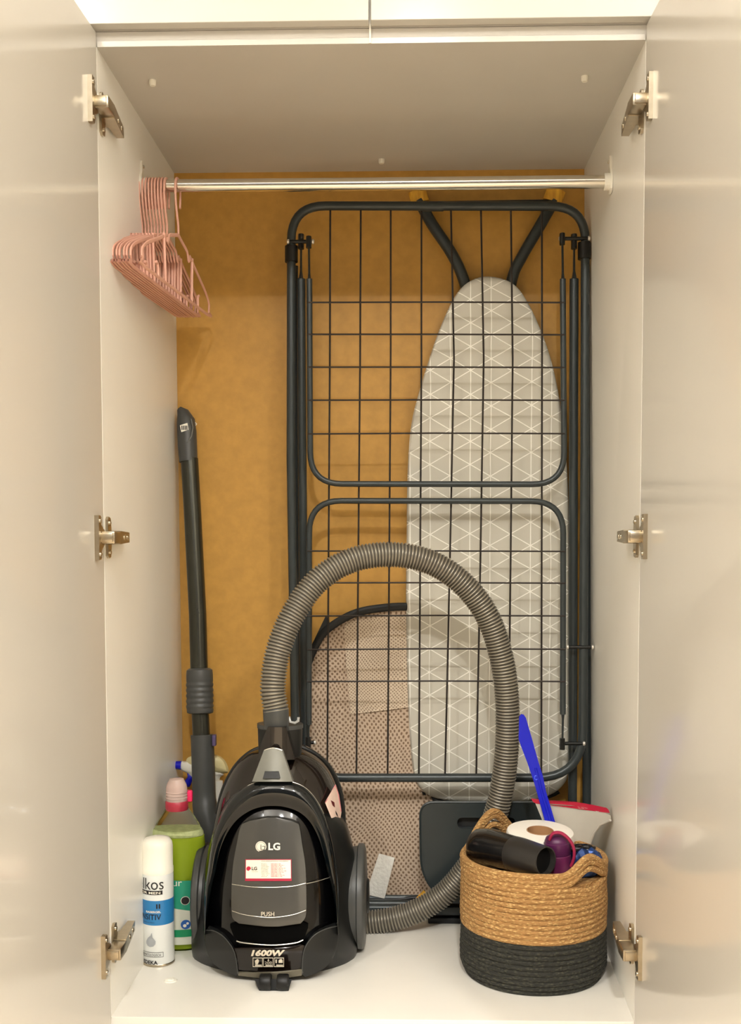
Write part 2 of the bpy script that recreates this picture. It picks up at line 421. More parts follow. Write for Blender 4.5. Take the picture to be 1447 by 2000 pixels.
ol = pxpoly([(955, 540), (920, 548), (893, 572), (868, 620), (845, 680), (820, 760), (803, 830), (796, 920), (794, 1050), (793, 1200), (797, 1380), (806, 1500), (822, 1540), (855, 1560), (920, 1566), (1000, 1566), (1060, 1558), (1098, 1535), (1110, 1495), (1112, 1350), (1112, 1150), (1110, 980), (1102, 850), (1085, 740), (1062, 660), (1030, 590), (1000, 553)], 4)
cx_, cy_ = 955, 1060
V, F = [], []
n = len(ol); rings = [(0.0, 0), (0.35, 0), (0.7, 0), (0.93, 0.0), (0.98, 0.0025), (1.0, 0.008), (1.0, 0.022), (0.985, 0.028)]
for k, (s, dy) in enumerate(rings):
    for a, b in ol:
        # medial axis runs vertically through the board
        mx_ = 955; my_ = min(max(b, 700), 1430)
        qx, qy = mx_+(a-mx_)*s, my_+(b-my_)*s
        V.append(U(qx, qy, YB+dy-0.0012*sin(qy/31.0)*s*(1-s)*3))
for k in range(len(rings)-1):
    for i in range(n):
        j = (i+1) % n; F.append((k*n+i, k*n+j, (k+1)*n+j, (k+1)*n+i))
F.append(tuple((len(rings)-1)*n+i for i in range(n)))
obj('cover', V, F, FAB, board, label='light grey cotton cover with white triangle lines')
# gathered black hem below the board end
hp = [U(q[0], q[1]+3, YB+0.018) for q in ol if q[1] > 1535]
obj('hem', *tube(hp, [0.004+0.0015*sin(i*2.1) for i in range(len(hp))], 8), BLK, board)
def leg(name, a, parent, r=0.0105):
    pts = [U(x_, y_, Y_) for x_, y_, Y_ in a]
    return obj(name, *tube(spline(pts, 6), r, 14), GREY, parent)
lg = leg('leg', [(818, 392, 0.515), (845, 440, 0.515), (880, 492, 0.516), (905, 545, 0.520), (930, 640, 0.530)], board)
obj('foot_cap', *tube([U(814, 372, 0.513), U(821, 396, 0.514)], 0.0165, 16, flat=(0.5, 1)), ORNG, lg, label='orange wooden end cap')
lg = leg('leg', [(1082, 392, 0.515), (1055, 440, 0.515), (1020, 500, 0.516), (1000, 545, 0.520), (985, 640, 0.530)], board)
obj('foot_cap', *tube([U(1087, 370, 0.513), U(1078, 394, 0.514)], 0.0175, 16, flat=(0.5, 1)), ORNG, lg, label='orange wooden end cap')
obj('cross_bar', *tube([U(830, 402, 0.515), U(950, 400, 0.515), U(1078, 398, 0.515)], 0.008, 12), GREY, board)
lg = leg('leg', [(900, 1500, 0.530), (890, 1600, 0.529), (870, 1720, 0.528), (868, 1757, 0.527)], board)
lg = leg('leg', [(1010, 1500, 0.530), (1020, 1600, 0.529), (1040, 1720, 0.528), (1042, 1757, 0.527)], board)
fp = [UZ(690, 1765, 0.011), UZ(1120, 1765, 0.011)]
fb = obj('foot_bar', *tube([Vector((p.x, 0.512, 0.012)) for p in fp], 0.011, 14), GREY, board)
obj('foot_cap', *tube([U(832, 1744, 0.495), U(818, 1758, 0.490)], 0.007, 10), ORNG, fb, label='orange wooden tip')

# ================================================================ MESH LAUNDRY BAG
def meshmat(name, base, hole, scale, th, stretch=(1, 1, 1)):
    m = bpy.data.materials.new(name); m.use_nodes = True; nt = m.node_tree; L = nt.links
    b = nt.nodes['Principled BSDF']; b.inputs['Roughness'].default_value = 0.8
    tc = nt.nodes.new('ShaderNodeTexCoord')
    nz = nt.nodes.new('ShaderNodeTexNoise'); nz.inputs['Scale'].default_value = 9; L.new(tc.outputs['Object'], nz.inputs['Vector'])
    ad = nt.nodes.new('ShaderNodeVectorMath'); ad.operation = 'MULTIPLY_ADD'; ad.inputs[1].default_value = (0.035, 0.0, 0.035)
    L.new(nz.outputs['Color'], ad.inputs[0]); L.new(tc.outputs['Object'], ad.inputs[2])
    fl = nt.nodes.new('ShaderNodeVectorMath'); fl.operation = 'MULTIPLY'; fl.inputs[1].default_value = (1*stretch[0], 0, 1*stretch[2]); L.new(ad.outputs[0], fl.inputs[0])
    mp = nt.nodes.new('ShaderNodeMapping'); mp.inputs['Rotation'].default_value = (0, radians(45), 0); mp.inputs['Scale'].default_value = (1, 1, 1)
    L.new(fl.outputs[0], mp.inputs[0])
    v = nt.nodes.new('ShaderNodeTexVoronoi'); v.inputs['Scale'].default_value = scale; v.inputs['Randomness'].default_value = 0.12
    L.new(mp.outputs[0], v.inputs['Vector'])
    r = nt.nodes.new('ShaderNodeValToRGB'); r.color_ramp.elements[0].position = th; r.color_ramp.elements[1].position = th+0.12
    r.color_ramp.elements[0].color = (*lin(hole), 1); r.color_ramp.elements[1].color = (*lin(base), 1)
    L.new(v.outputs['Distance'], r.inputs[0]); L.new(r.outputs[0], b.inputs['Base Color'])
    bp = nt.nodes.new('ShaderNodeBump'); bp.inputs['Strength'].default_value = 0.6; bp.inputs['Distance'].default_value = 0.002
    L.new(v.outputs['Distance'], bp.inputs['Height']); L.new(bp.outputs[0], b.inputs['Normal'])
    return m
NET = meshmat('beige_netting', (206, 184, 160), (134, 108, 86), 158, 0.25, (1, 1, 0.8))
NET2 = meshmat('double_netting', (222, 204, 180), (150, 126, 102), 215, 0.22)
bag = thing('laundry_bag', U(735, 1760, 0.512), 'beige mesh laundry bag with a black rim, standing between back panel and drying rack', 'laundry bag')
def bagY(px, py): return 0.506+0.004*sin(px/38.0)*sin(py/70.0)
bo = pxpoly([(612, 1280), (640, 1235), (690, 1205), (750, 1193), (810, 1192), (845, 1230), (835, 1400), (825, 1500), (848, 1575), (852, 1640), (862, 1700), (868, 1742), (840, 1756), (760, 1760), (680, 1760), (632, 1745), (618, 1600), (604, 1450), (600, 1340)], 3)
def patch(outline, Yf, thick, step=14):
    """filled patch with interior points so that it can curve"""
    ys = [q[1] for q in outline]; y0, y1 = min(ys), max(ys); rows = max(3, int((y1-y0)/step)); V, F = [], []; NX = 14
    n = len(outline); R = []
    for k in range(rows+1):
        y = y0+0.3+(y1-y0-0.6)*k/rows; xs = []
        for i in range(n):
            a, b = outline[i], outline[(i+1) % n]
            if (a[1]-y)*(b[1]-y) < 0: xs.append(a[0]+(b[0]-a[0])*(y-a[1])/(b[1]-a[1]))
        if len(xs) < 2: continue
        R.append((y, min(xs), max(xs)))
    for y, a, b in R:
        for i in range(NX+1):
            x_ = a+(b-a)*i/NX; V.append(U(x_, y, Yf(x_, y)))
    m_ = len(V)
    for y, a, b in R:
        for i in range(NX+1):
            x_ = a+(b-a)*i/NX; p_ = U(x_, y, Yf(x_, y)); V.append(p_+Vector((0, thick, 0)))
    W1 = NX+1; K = len(R)
    for k in range(K-1):
        for i in range(NX):
            q = (k*W1+i, k*W1+i+1, (k+1)*W1+i+1, (k+1)*W1+i); F.append(q); F.append(tuple(j+m_ for j in reversed(q)))
        for i in (0, NX):
            F.append((k*W1+i, (k+1)*W1+i, (k+1)*W1+i+m_, k*W1+i+m_))
    for k in (0, K-1):
        for i in range(NX): F.append((k*W1+i, k*W1+i+1, k*W1+i+1+m_, k*W1+i+m_))
    return V, F
obj('body', *patch(bo, bagY, 0.016), NET, bag)
rim = [(600, 1300), (612, 1270), (636, 1232), (690, 1199), (750, 1187), (805, 1186), (850, 1200)]
obj('rim', *tube(spline([U(a, b, 0.500) for a, b in rim], 6), 0.0078, 10, flat=(0.6, 1)), BLK, bag, label='black fabric rim')
obj('flap', *patch([(636, 1203), (645, 1212), (634, 1240), (605, 1285), (603, 1272), (618, 1240)], lambda a, b: 0.5, 0.004, 6), BLK, bag, label='black fabric corner flap')
obj('pocket', *patch([(672, 1215), (700, 1203), (800, 1199), (806, 1385), (685, 1395), (676, 1300)], lambda a, b: bagY(a, b)-0.002, 0.001), NET2, bag, label='paler double layer of netting')
obj('hem', *tube([U(a, b, 0.503) for a, b in ((640, 1757), (700, 1757), (780, 1756), (835, 1750), (862, 1738))], 0.003, 8), BLK, bag)
tg = obj('care_tag', *patch([(740, 1667), (771, 1674), (751, 1755), (713, 1750)], lambda a, b: 0.499, 0.0006, 8), mat('crinkled_tag', (252, 248, 238), 0.6, var=0.05, vscale=90, bump=0.8, bscale=160), bag, label='white crinkled care tag')

# ================================================================ DRYING RACK
def YK(py): return 0.437+0.030*(1519-py)/1117.0     # lean of the folded rack
rack = thing('drying_rack', (0.12, 0.45, 0), 'folded anthracite clothes drying rack with wire grid leaning behind the hose', 'drying rack')
def R3(pts, dy=0.0): return [U(a, b, YK(b)+dy) for a, b in pts]
loop = R3([(568, 900), (569, 402), (1143, 403), (1142, 900), (1137, 1519), (578, 1519)])
lp = fillet(loop, [0.01, 0.062, 0.062, 0.01, 0.085, 0.085], 9, closed=True)
cf = obj('centre_frame', *tube(lp, 0.0080, 14, closed=True), GREY, rack)
for a in ((569, 481, 569, 512), (1141, 474, 1141, 506)):
    obj('collar', *tube(R3([(a[0], a[1]), (a[0], a[3])]), 0.0118, 16), BLK if False else SBLK, cf)
obj('sleeve', *tube(R3([(820, 403), (866, 403)], -0.0002), 0.0088, 14), GREY, cf)
top = [645, 704.5, 763, 823, 880.5, 939, 997.5, 1058]; bot = [639, 696, 757, 818, 869, 930, 992, 1057]
mid = [644, 703, 763, 823, 888, 946, 1002, 1058.5]
for a, m_, b in zip(top, mid, bot):
    obj('wire', *tube([U(a, 405, YK(405)), U(m_+(a-m_)*0.2, 700, YK(700)), U((m_+b)/2, 1100, YK(1100)), U(b, 1517, YK(1517))], 0.0019, 6), WIRE, cf)
dyw = -0.012
def wing(pts, r, wires, xa, xb, ends):
    p = fillet(R3(pts, dyw), r, 9)
    o = obj('wing_frame', *tube(p, 0.0054, 12), GREY, rack)
    for y in wires:
        obj('wire', *tube(R3([(xa, y+random.uniform(-1, 1)), ((xa+xb)/2, y-1), (xb, y)], dyw-0.0045), 0.0016, 6), WIRE, o)
    for (x_, y1, y2, yp) in ends:   # flattened ends
        yt = y1+(y2-y1)
        obj('flat_end', *tube(R3([(x_, y1), (x_, (y1*3+y2)/4), (x_-0.5, y2), (x_-1, yp)], dyw), [0.0054, 0.0036, 0.0034, 0.0034], 10, flat=(1.6, 0.55)), GREY, o)
        obj('pivot_clip', *tube(R3([(x_-1, yp-10), (x_-1, yp+12)], dyw), 0.0055, 8, flat=(1.2, 0.9)), SBLK, o)
    return o
wing([(604, 545), (606, 945), (1102, 946), (1099, 545)], 0.058, (591, 654, 718, 782, 847), 601, 1103, ((604, 545, 500, 472), (1099, 545, 500, 466)))
wing([(603, 1415), (604, 978), (1100, 979), (1099, 1395)], 0.058, (1077, 1139, 1203, 1268, 1331), 600, 1104, ((603, 1415, 1438, 1450), (1099, 1395, 1435, 1452)))
# legs: two U frames folded together
for (xa, xb, yt, dy, fx0, fx1, yb, zf, r_) in ((588, 1121, 545, 0.010, 596, 1118, 0.462, 0.0095, 0.0082), (574, 1147, 520, 0.028, 580, 1146, 0.487, 0.0095, 0.0078)):
    f0 = Vector((U(fx0, 1700, yb).x, yb, zf)); f1 = Vector((U(fx1, 1700, yb).x, yb, zf))
    pts = [U(xa, yt, YK(yt)+dy), f0, f1, U(xb, yt, YK(yt)+dy)]
    o = obj('leg_frame', *tube(fillet(pts, 0.04, 7), r_, 14), GREY, rack)
    for x_ in (xa, xb):
        if yt == 545:
            obj('flat_end', *tube([U(x_, 545, YK(545)+dy), U(x_, 530, YK(530)+dy), U(x_, 495, YK(495)+dy-0.004), U(x_, 468, YK(468))], [0.0075, 0.0036, 0.0032, 0.0032], 10, flat=(1.6, 0.6)), GREY, o)
            obj('pivot_clip', *tube(R3([(x_, 458), (x_, 486)]), 0.0062, 8, flat=(1.2, 0.9)), SBLK, o)
for (a, b, y) in ((563, 611, 472), (1094, 1150, 466), (600, 615, 1450), (1094, 1140, 1452), (1108, 1157, 1264)):
    pp = R3([(a, y), (b, y)], dyw*0.5)
    bo_ = obj('bolt', *tube(pp, 0.0034, 10), SBLK, rack)
    for p in pp: obj('rivet', *lathe([(0.003, -0.0025), (0.0045, -0.001), (0.0045, 0.001), (0.003, 0.0025)], 10, p, (1, 0, 0)), mat('bright_rivet', (240, 235, 225), 0.3, metal=0.6), bo_, label='bright rivet')

# ================================================================ STEP STOOL
YS = 0.405
STL = mat('charcoal_plastic', (44, 51, 52), 0.38, var=0.04)
stool = thing('step_stool', (U(950, 1800, YS).x, YS+0.015, 0), 'folded charcoal plastic step stool with a handle slot, behind hose and basket', 'step stool')
out = [(p.x, p.y) for p in fillet([(820, 1567, 0), (1080, 1567, 0), (1078, 1700, 0), (1050, 1748, 0), (850, 1748, 0), (822, 1700, 0)], [28, 28, 30, 25, 25, 30], 6, closed=True)]
slot = [(p.x, p.y) for p in fillet([(893, 1597, 0), (1006, 1597, 0), (1006, 1618, 0), (893, 1618, 0)], 10, 5, closed=True)]
obj('step_panel', *prism(out, [slot], lambda a, b: U(a, b, YS), lambda a, b: U(a, b, YS)+Vector((0, 0.012, 0))), STL, stool, angle=30)
edge = [U(a, b, YS+0.001) for a, b in out]
obj('edge_bead', *tube(edge, 0.0022, 6, closed=True), STL, stool)
obj('rear_panel', *box(U(840, 1600, YS).x, U(1060, 1600, YS).x, YS+0.016, YS+0.021, U(950, 1740, YS).z, U(950, 1580, YS).z, 0.002), BLK, stool)
for y0, y1, a, b, dy in ((1752, 1768, 838, 1062, 0.006), (1774, 1790, 832, 1068, 0.003), (1794, 1806, 836, 1064, 0.0)):
    z0, z1 = U(950, y1, YS).z, U(950, y0, YS).z
    obj('leg_panel', *box(U(a, y0, YS).x, U(b, y0, YS).x, YS+dy, YS+0.024, max(z0, 0.0), z1, 0.002), STL if y0 < 1790 else BLK, stool)

# ================================================================ VACUUM WAND
wand = thing('vacuum_wand', (U(400, 1600, 0.43).x, 0.43, 0), 'dark grey telescopic vacuum wand with crevice tip, leaning in the left back corner', 'vacuum wand')
def WY(py): return 0.505-0.085*(py-800)/800
def Wp(pts): return [U(a, b, WY(b)) for a, b in pts]
TUBE = mat('dark_steel_tube', (70, 70, 62), 0.25, metal=0.7, var=0.04)
# crevice tip: slanted top
ctr = Wp([(368, 902), (366, 870), (365, 845), (363, 822), (357, 806), (350, 798)])
tv, tf = tube(ctr, [0.0172, 0.0180, 0.0182, 0.0172, 0.0115, 0.0050], 20)
tip = obj('crevice_tip', tv, tf, DGREY, wand)
obj('groove', *tube([U(373, 818, WY(818)-0.014), U(377, 835, WY(835)-0.0145), U(374, 852, WY(850)-0.0165), U(366, 864, WY(860)-0.0185)], 0.0011, 6), MGREY, tip)
st = obj('sticker', *patch([(351, 829), (366, 826), (368, 840), (354, 844)], lambda a, b: WY(b)-0.0192, 0.0005, 4), WHT, tip, label='small white printed sticker')
for k in range(4):
    obj('print_mark', *patch([(354+k*3.2, 831), (356+k*3.2, 831), (356.5+k*3.2, 840), (354.5+k*3.2, 840)], lambda a, b: WY(b)-0.0195, 0.0002, 4), PRINT_K, tip)
obj('tie', *tube(Wp([(374, 816), (380, 824), (384, 828), (381, 832)]), 0.0009, 6), WHT, tip)
obj('outer_tube', *tube(Wp([(370, 896), (376, 1000), (386, 1200), (389, 1312)]), 0.0162, 24), TUBE, wand, label='glossy dark steel tube')
g = [(389.5, 1305, .019), (389.6, 1309, .0238), (389.8, 1318, .0247), (390, 1330, .0247)]
y = 1333
while y < 1384:
    g += [(390+(y-1330)*.01, y, .0240), (390+(y-1330)*.01, y+3, .0252), (390+(y-1330)*.01, y+6, .0252), (390+(y-1330)*.01, y+9, .0240)]; y += 10.5
g += [(391, 1388, .0246), (391, 1392, .0238), (391, 1394, .0190)]
obj('grip_sleeve', *tube(Wp([(a, b) for a, b, c in g]), [c for a, b, c in g], 24), DGREY, wand, label='ribbed grey sliding sleeve')
obj('inner_tube', *tube(Wp([(391, 1388), (393.5, 1440)]), 0.0160, 24), TUBE, wand)
lo = Wp([(395, 1435), (397, 1500), (399, 1560)])+[U(404, 1600, 0.415), U(418, 1640, 0.41), U(440, 1690, 0.408), U(470, 1745, 0.405)]
obj('handle_pipe', *tube(spline(lo, 5), [0.0212]*11+[0.0225]*8+[0.021]*12, 24), DGREY, wand)
obj('release_button', *box(U(416, 1442, .43).x, U(423, 1442, .43).x, .418, .432, U(416, 1455, .43).z, U(416, 1434, .43).z, 0.001), mat('violet_grey', (84, 72, 112), 0.4), wand, label='small violet release button')
obj('floor_head', *box(-0.235, -0.16, 0.385, 0.43, 0.0, 0.045, 0.008), SBLK, wand)

# ================================================================ BOTTLES
# white spray bottle with blue nozzle (behind the wand)
YW = 0.475
sc = (YW-CAM.y)/FPX
spr = thing('spray_bottle', (U(420, 1700, YW).x, YW, 0), 'white spray bottle with blue nozzle and cream shroud, behind the dark grey wand', 'spray bottle')
def Q(px, py, dy=0.0): return U(px, py, YW+dy)
CREAM = mat('cream_plastic', (226, 212, 158), 0.35)
BLUE = mat('blue_plastic', (18, 20, 170), 0.3)
shr = [(363, 1487), (368, 1479), (385, 1474), (405, 1473), (425, 1475), (438, 1484), (445, 1497), (446, 1508), (436, 1511), (410, 1512), (385, 1505), (366, 1496)]
def rounded_slab(pts, thick, n=3):
    o = pxpoly(pts, n); cx0 = sum(p[0] for p in o)/len(o); cy0 = sum(p[1] for p in o)/len(o); V, F = [], []
    rr = [(0.0, -1.0), (0.6, -0.92), (0.88, -0.6), (1.0, 0.0), (0.88, 0.6), (0.6, 0.92), (0.0, 1.0)]
    for s, d in rr:
        for a, b in o: V.append(Q(cx0+(a-cx0)*s, cy0+(b-cy0)*s, d*thick))
    m_ = len(o)
    for k in range(len(rr)-1):
        for i in range(m_):
            j = (i+1) % m_; F.append((k*m_+i, k*m_+j, (k+1)*m_+j, (k+1)*m_+i))
    return V, F
obj('shroud', *rounded_slab(shr, 0.014), CREAM, spr, label='translucent cream shroud')
obj('spray_head', *rounded_slab([(352, 1488), (372, 1487), (400, 1488), (436, 1510), (430, 1518), (426, 1530), (412, 1530), (395, 1524), (376, 1520), (365, 1510), (353, 1503)], 0.0125), WHT, spr)
nz = obj('nozzle', *join(tube([Q(354, 1495), Q(337, 1494)], [0.0085, 0.0070], 12)), BLUE, spr, label='blue nozzle')
obj('trigger', *rounded_slab([(366, 1508), (380, 1514), (376, 1524), (370, 1537), (360, 1534), (361, 1525), (366, 1517)], 0.006), BLUE, spr, label='blue trigger lever')
bx_ = Q(424, 1700).x
zt = Q(424, 1525).z
prof = [(0.0, 0.0), (0.036, 0.0), (0.040, 0.006), (0.040, 0.085), (0.034, 0.120), (0.017, zt-0.045), (0.0125, zt-0.02), (0.0125, zt)]
obj('body', *lathe(prof, 28, (bx_, YW, 0), sx=1.0, sy=0.7), WHT, spr)
# transparent bottle of green cleaner
YG = 0.285
gc = Vector((U(350, 1860, YG).x, YG, 0))
grn = thing('cleaner_bottle', gc, 'clear bottle of green liquid with teal label, between white can and vacuum cleaner', 'bottle')
CLR = mat('clear_plastic', (246, 250, 240), 0.04, trans=1.0, ior=1.12, var=0.0)
LIQ = mat('green_liquid', (196, 220, 60), 0.05, trans=0.35, ior=1.2, var=0.03)
def gz(py): return U(350, py, YG).z
zn = gz(1572); zs = gz(1640)
gp = [(0.0, 0.001), (0.040, 0.001), (0.0445, 0.006), (0.0455, 0.05), (0.044, 0.10), (0.047, 0.15), (0.0475, zs-0.01), (0.045, zs+0.008), (0.036, zs+0.03), (0.020, zn-0.006), (0.0165, zn)]
obj('body', *lathe(gp, 40, gc, sy=0.62), CLR, grn, label='clear plastic body')
zl = gz(1630)
lq = [(0.0, 0.003), (0.038, 0.003), (0.043, 0.008), (0.044, 0.05), (0.042, 0.10), (0.045, 0.15), (0.0455, zl-0.005), (0.0455, zl), (0, zl)]
obj('liquid', *lathe(lq, 40, gc, sy=0.60), LIQ, grn, label='green liquid')
obj('foam', *lathe([(0.0, zl+0.0005), (0.0445, zl+0.0005), (0.0440, zl+0.006), (0.041, zl+0.011), (0, zl+0.012)], 40, gc, sy=0.60), mat('green_foam', (178, 186, 132), 0.7, bump=0.8, bscale=260, var=0.15, vscale=120), grn, label='pale foam on the liquid')
def cyl(c, rx, ry, a, z, lift=0.0006): return Vector((c.x+(rx+lift)*sin(a), c.y-(ry+lift)*cos(a), z))
def wrap(c, rx, ry, a0, a1, z0, z1, na=14, nzv=3, lift=0.0006, ztop=None, zbot=None):
    V, F = [], []
    for j in range(nzv+1):
        for i in range(na+1):
            u = i/na; za = zbot(u) if zbot else z0; zb_ = ztop(u) if ztop else z1
            V.append(cyl(c, rx, ry, a0+(a1-a0)*u, za+(zb_-za)*j/nzv, lift))
    for j in range(nzv):
        for i in range(na): k = j*(na+1)+i; F.append((k, k+1, k+na+2, k+na+1))
    return V, F
TEAL = mat('teal_label', (36, 150, 118), 0.45, var=0.04); LBW = mat('pale_label', (214, 214, 196), 0.45, var=0.03); BLU2 = mat('blue_badge', (32, 92, 168), 0.45)
rxg, ryg = 0.0478, 0.0300
lb = obj('label', *wrap(gc, rxg, ryg, -1.1, 1.1, gz(1833), gz(1762)), LBW, grn, label='printed wrap label')
obj('label_band', *wrap(gc, rxg, ryg, -1.1, 1.1, 0, 0, lift=0.0010, zbot=lambda u: gz(1752+22*u), ztop=lambda u: gz(1706+6*u)), TEAL, lb, label='teal upper band')
obj('label_band', *wrap(gc, rxg, ryg, -1.1, 1.1, gz(1818), gz(1804), lift=0.0012), mat('green_band', (20, 140, 90), 0.45), lb, label='green lower band')
def disc(px, py, r, m, par, lift=0.0016):
    a0 = math.asin(max(-1, min(1, (U(px, py, YG-0.03).x-gc.x)/rxg))); z0 = gz(py)
    V = [cyl(gc, rxg, ryg, a0, z0, lift)]+[cyl(gc, rxg, ryg, a0+r*cos(t*pi/9)/0.046, z0+r*sin(t*pi/9), lift) for t in range(18)]
    obj('badge', V, [(0, i+1, (i+1) % 18+1) for i in range(18)], m, par, smooth=False)
disc(361, 1748, 0.0075, PRINT_W, lb); disc(361, 1748, 0.0066, PRINT_K, lb, 0.002)
disc(362, 1794, 0.0082, BLU2, lb); disc(360, 1796, 0.0028, PRINT_W, lb, 0.002); disc(365, 1792, 0.0022, PRINT_W, lb, 0.002)
lettering('pur', lambda u, v: cyl(gc, rxg, ryg, -0.25+0.5*u, gz(1724)+v*0.012, 0.0018), PRINT_W, lb)
lettering('1L', lambda u, v: cyl(gc, rxg, ryg, -0.30+0.2*u, gz(1828)+v*0.007, 0.0018), PRINT_K, lb)
cc = Vector((gc.x-0.001, YG, 0))
REDT = mat('red_collar', (196, 58, 78), 0.35, trans=0.25); CAPT = mat('clear_pink_cap', (246, 222, 212), 0.15, trans=0.55, ior=1.2, var=0.02)
obj('collar', *lathe([(0.0185, zn-0.008), (0.0195, zn-0.004), (0.0195, zn+0.006), (0.018, zn+0.008)], 28, cc), REDT, grn, label='translucent red collar')
cap = obj('cap', *lathe([(0.0180, zn+0.007), (0.0180, zn+0.030), (0.0165, zn+0.036), (0.0120, zn+0.045), (0.0, zn+0.047)], 28, cc), CAPT, grn, label='clear pinkish flip cap')
for k in range(3): obj('ring', *lathe([(0.0180, zn+0.012+k*0.005), (0.0188, zn+0.013+k*0.005), (0.0180, zn+0.0145+k*0.005)], 28, cc), CAPT, cap)
obj('tab', *box(cc.x+0.012, cc.x+0.026, YG+0.002, YG+0.012, zn+0.004, zn+0.024, 0.003), mat('bright_pink', (236, 36, 96), 0.35), cap, label='bright pink tab')
# shaving gel can
YC = 0.215; rc = 0.0262
kc = Vector((U(310, 1880, YC).x, YC, 0))
can = thing('shaving_gel_can', kc, 'white and blue shaving gel can standing by the left wall in front', 'spray can')
def kz(py): return U(310, py, YC-rc).z
CANW = mat('white_can', (224, 226, 222), 0.25, var=0.02); CANB = mat('blue_band', (44, 120, 176), 0.3, var=0.02)
obj('body', *lathe([(0.0, 0.0), (0.0245, 0.0), (0.0262, 0.0022), (0.0262, kz(1712)), (0.0258, kz(1710)), (0.0, kz(1709))], 40, kc), CANW, can)
obj('rim', *lathe([(0.0240, 0.0), (0.0268, 0.0006), (0.0268, 0.0032), (0.0262, 0.0042)], 40, kc), NIC, can, label='metal bottom rim')
zt0, zt1 = kz(1711), kz(1642)
obj('cap', *lathe([(0.0262, zt0), (0.0262, zt0+0.008), (0.0255, zt0+0.009), (0.0255, zt1-0.016), (0.0245, zt1-0.009), (0.0205, zt1-0.003), (0.012, zt1-0.0005), (0, zt1)], 40, kc), WHT, can, label='white domed cap')
bd = obj('band', *lathe([(0.0264, kz(1808)), (0.0265, kz(1807)), (0.0265, kz(1761)), (0.0264, kz(1760))], 40, kc), CANB, can, label='blue printed band')
A = radians
def K(a0, a1, y0, y1): return lambda u, v: cyl(kc, 0.0262, 0.0262, A(a0+(a1-a0)*u), kz(y0)+(kz(y1)-kz(y0))*v, 0.0009)
lettering('elkos', K(-72, 33, 1738, 1716), PRINT_K, can)
mb = obj('print_block', *wrap(kc, 0.0262, 0.0262, A(-84), A(29), kz(1748), kz(1740), 14, 1, 0.0006), PRINT_K, can)
lettering('FOR MEN', K(-66, 21, 1746.5, 1742), PRINT_W, can, weight=0.02)
lettering('SENSITIV', K(-80, 23, 1797, 1786), PRINT_K, can, weight=0.01)
lettering('RASIERGEL', K(-32, 22, 1783.5, 1779.5), PRINT_W, can, weight=0.02)
lettering('Sensitive Haut', K(-50, 0, 1803, 1801), PRINT_K, can)
for k in range(2): lettering('I', K(6+k*9, 11+k*9, 1775, 1766), PRINT_K, can)
SILV2 = mat('silver_drop', (170, 174, 178), 0.3, metal=0.3)
drop = [(0.62, 1.0), (0.50, 0.80), (0.22, 0.62), (0.04, 0.40), (0.03, 0.22), (0.18, 0.06), (0.45, 0.0), (0.75, 0.05), (0.95, 0.22), (0.96, 0.42), (0.80, 0.56), (0.68, 0.68), (0.66, 0.84)]
fnd = K(-35, 4, 1850, 1822)
obj('drop_emblem', *prism(drop, [], lambda a, b: fnd(a, b), lambda a, b: fnd(a, b)+Vector((0, 0.0004, 0))), SILV2, can, smooth=False)
for (a0, a1, y0, y1) in ((-66, 29, 1861, 1860.3), (-66, 29, 1870, 1869.3), (28, 29.3, 1870, 1860.3)):
    obj('print_line', *wrap(kc, 0.0262, 0.0262, A(a0), A(a1), kz(y0), kz(y1), 12, 1, 0.0008), PRINT_K, can)
lettering('DERMATOLOGISCH', K(-60, 20, 1868, 1863), PRINT_K, can)
lettering('EDEKA', K(-50, 9, 1884, 1876.5), PRINT_K, can, weight=0.03)

# ================================================================ VACUUM CLEANER
vac = thing('vacuum_cleaner', (-0.155, 0.22, 0), 'glossy black canister vacuum cleaner standing in the middle of the closet floor', 'vacuum cleaner')
def SF(px, py):
    v = max(0.0, (1912-py)/450.0); u = abs(px-531)/140.0
    return 0.112+0.075*v**1.7+0.05*min(u, 1.3)**2.4+0.02*max(0, 0.12-v)/0.12
def shell(outline, centre, dome, back, m, name, parent=vac, base=SF, lift=0.0, rings=9, shrink=0.94, label=None, power=0.5):
    o = pxpoly(outline, 4); n = len(o); V, F = [], []; cx, cy = centre
    def edgeY(a, b): return base(a, b)
    for k in range(rings+1):
        r = sin(pi/2*k/rings)
        for a, b in o:
            px, py = cx+(a-cx)*r, cy+(b-cy)*r
            V.append(U(px, py, base(px, py)-lift+dome*(1-sqrt(max(0, 1-r**3.2)))))
    q = 3
    for k in range(1, q+1):
        t = k/q
        for a, b in o:
            s = 1-(1-shrink)*t; px, py = cx+(a-cx)*s, cy+(b-cy)*s
            y0 = base(a, b)-lift+dome
            p0 = U(a, b, y0); yy = y0+(back-y0)*t
            V.append(Vector((p0.x+(U(cx, b, y0).x-p0.x)*(1-s), yy, p0.z*(s)+(1-s)*0.15)))
    R_ = rings+1+q
    for k in range(R_-1):
        for i in range(n):
            j = (i+1) % n; F.append((k*n+i, k*n+j, (k+1)*n+j, (k+1)*n+i))
    F.append(tuple((R_-1)*n+i for i in range(n)))
    return obj(name, V, F, m, parent, label=label, angle=50)
# lower body / fenders
shell([(531, 1560), (470, 1575), (428, 1625), (404, 1685), (387, 1740), (376, 1800), (374, 1850), (384, 1888), (420, 1910), (480, 1921), (540, 1924), (600, 1920), (655, 1908), (688, 1885), (701, 1830), (703, 1755), (697, 1690), (684, 1640), (664, 1598), (600, 1565)],
      (535, 1760), 0.045, 0.35, SBLK, 'body', lift=-0.012, label='satin black lower body')
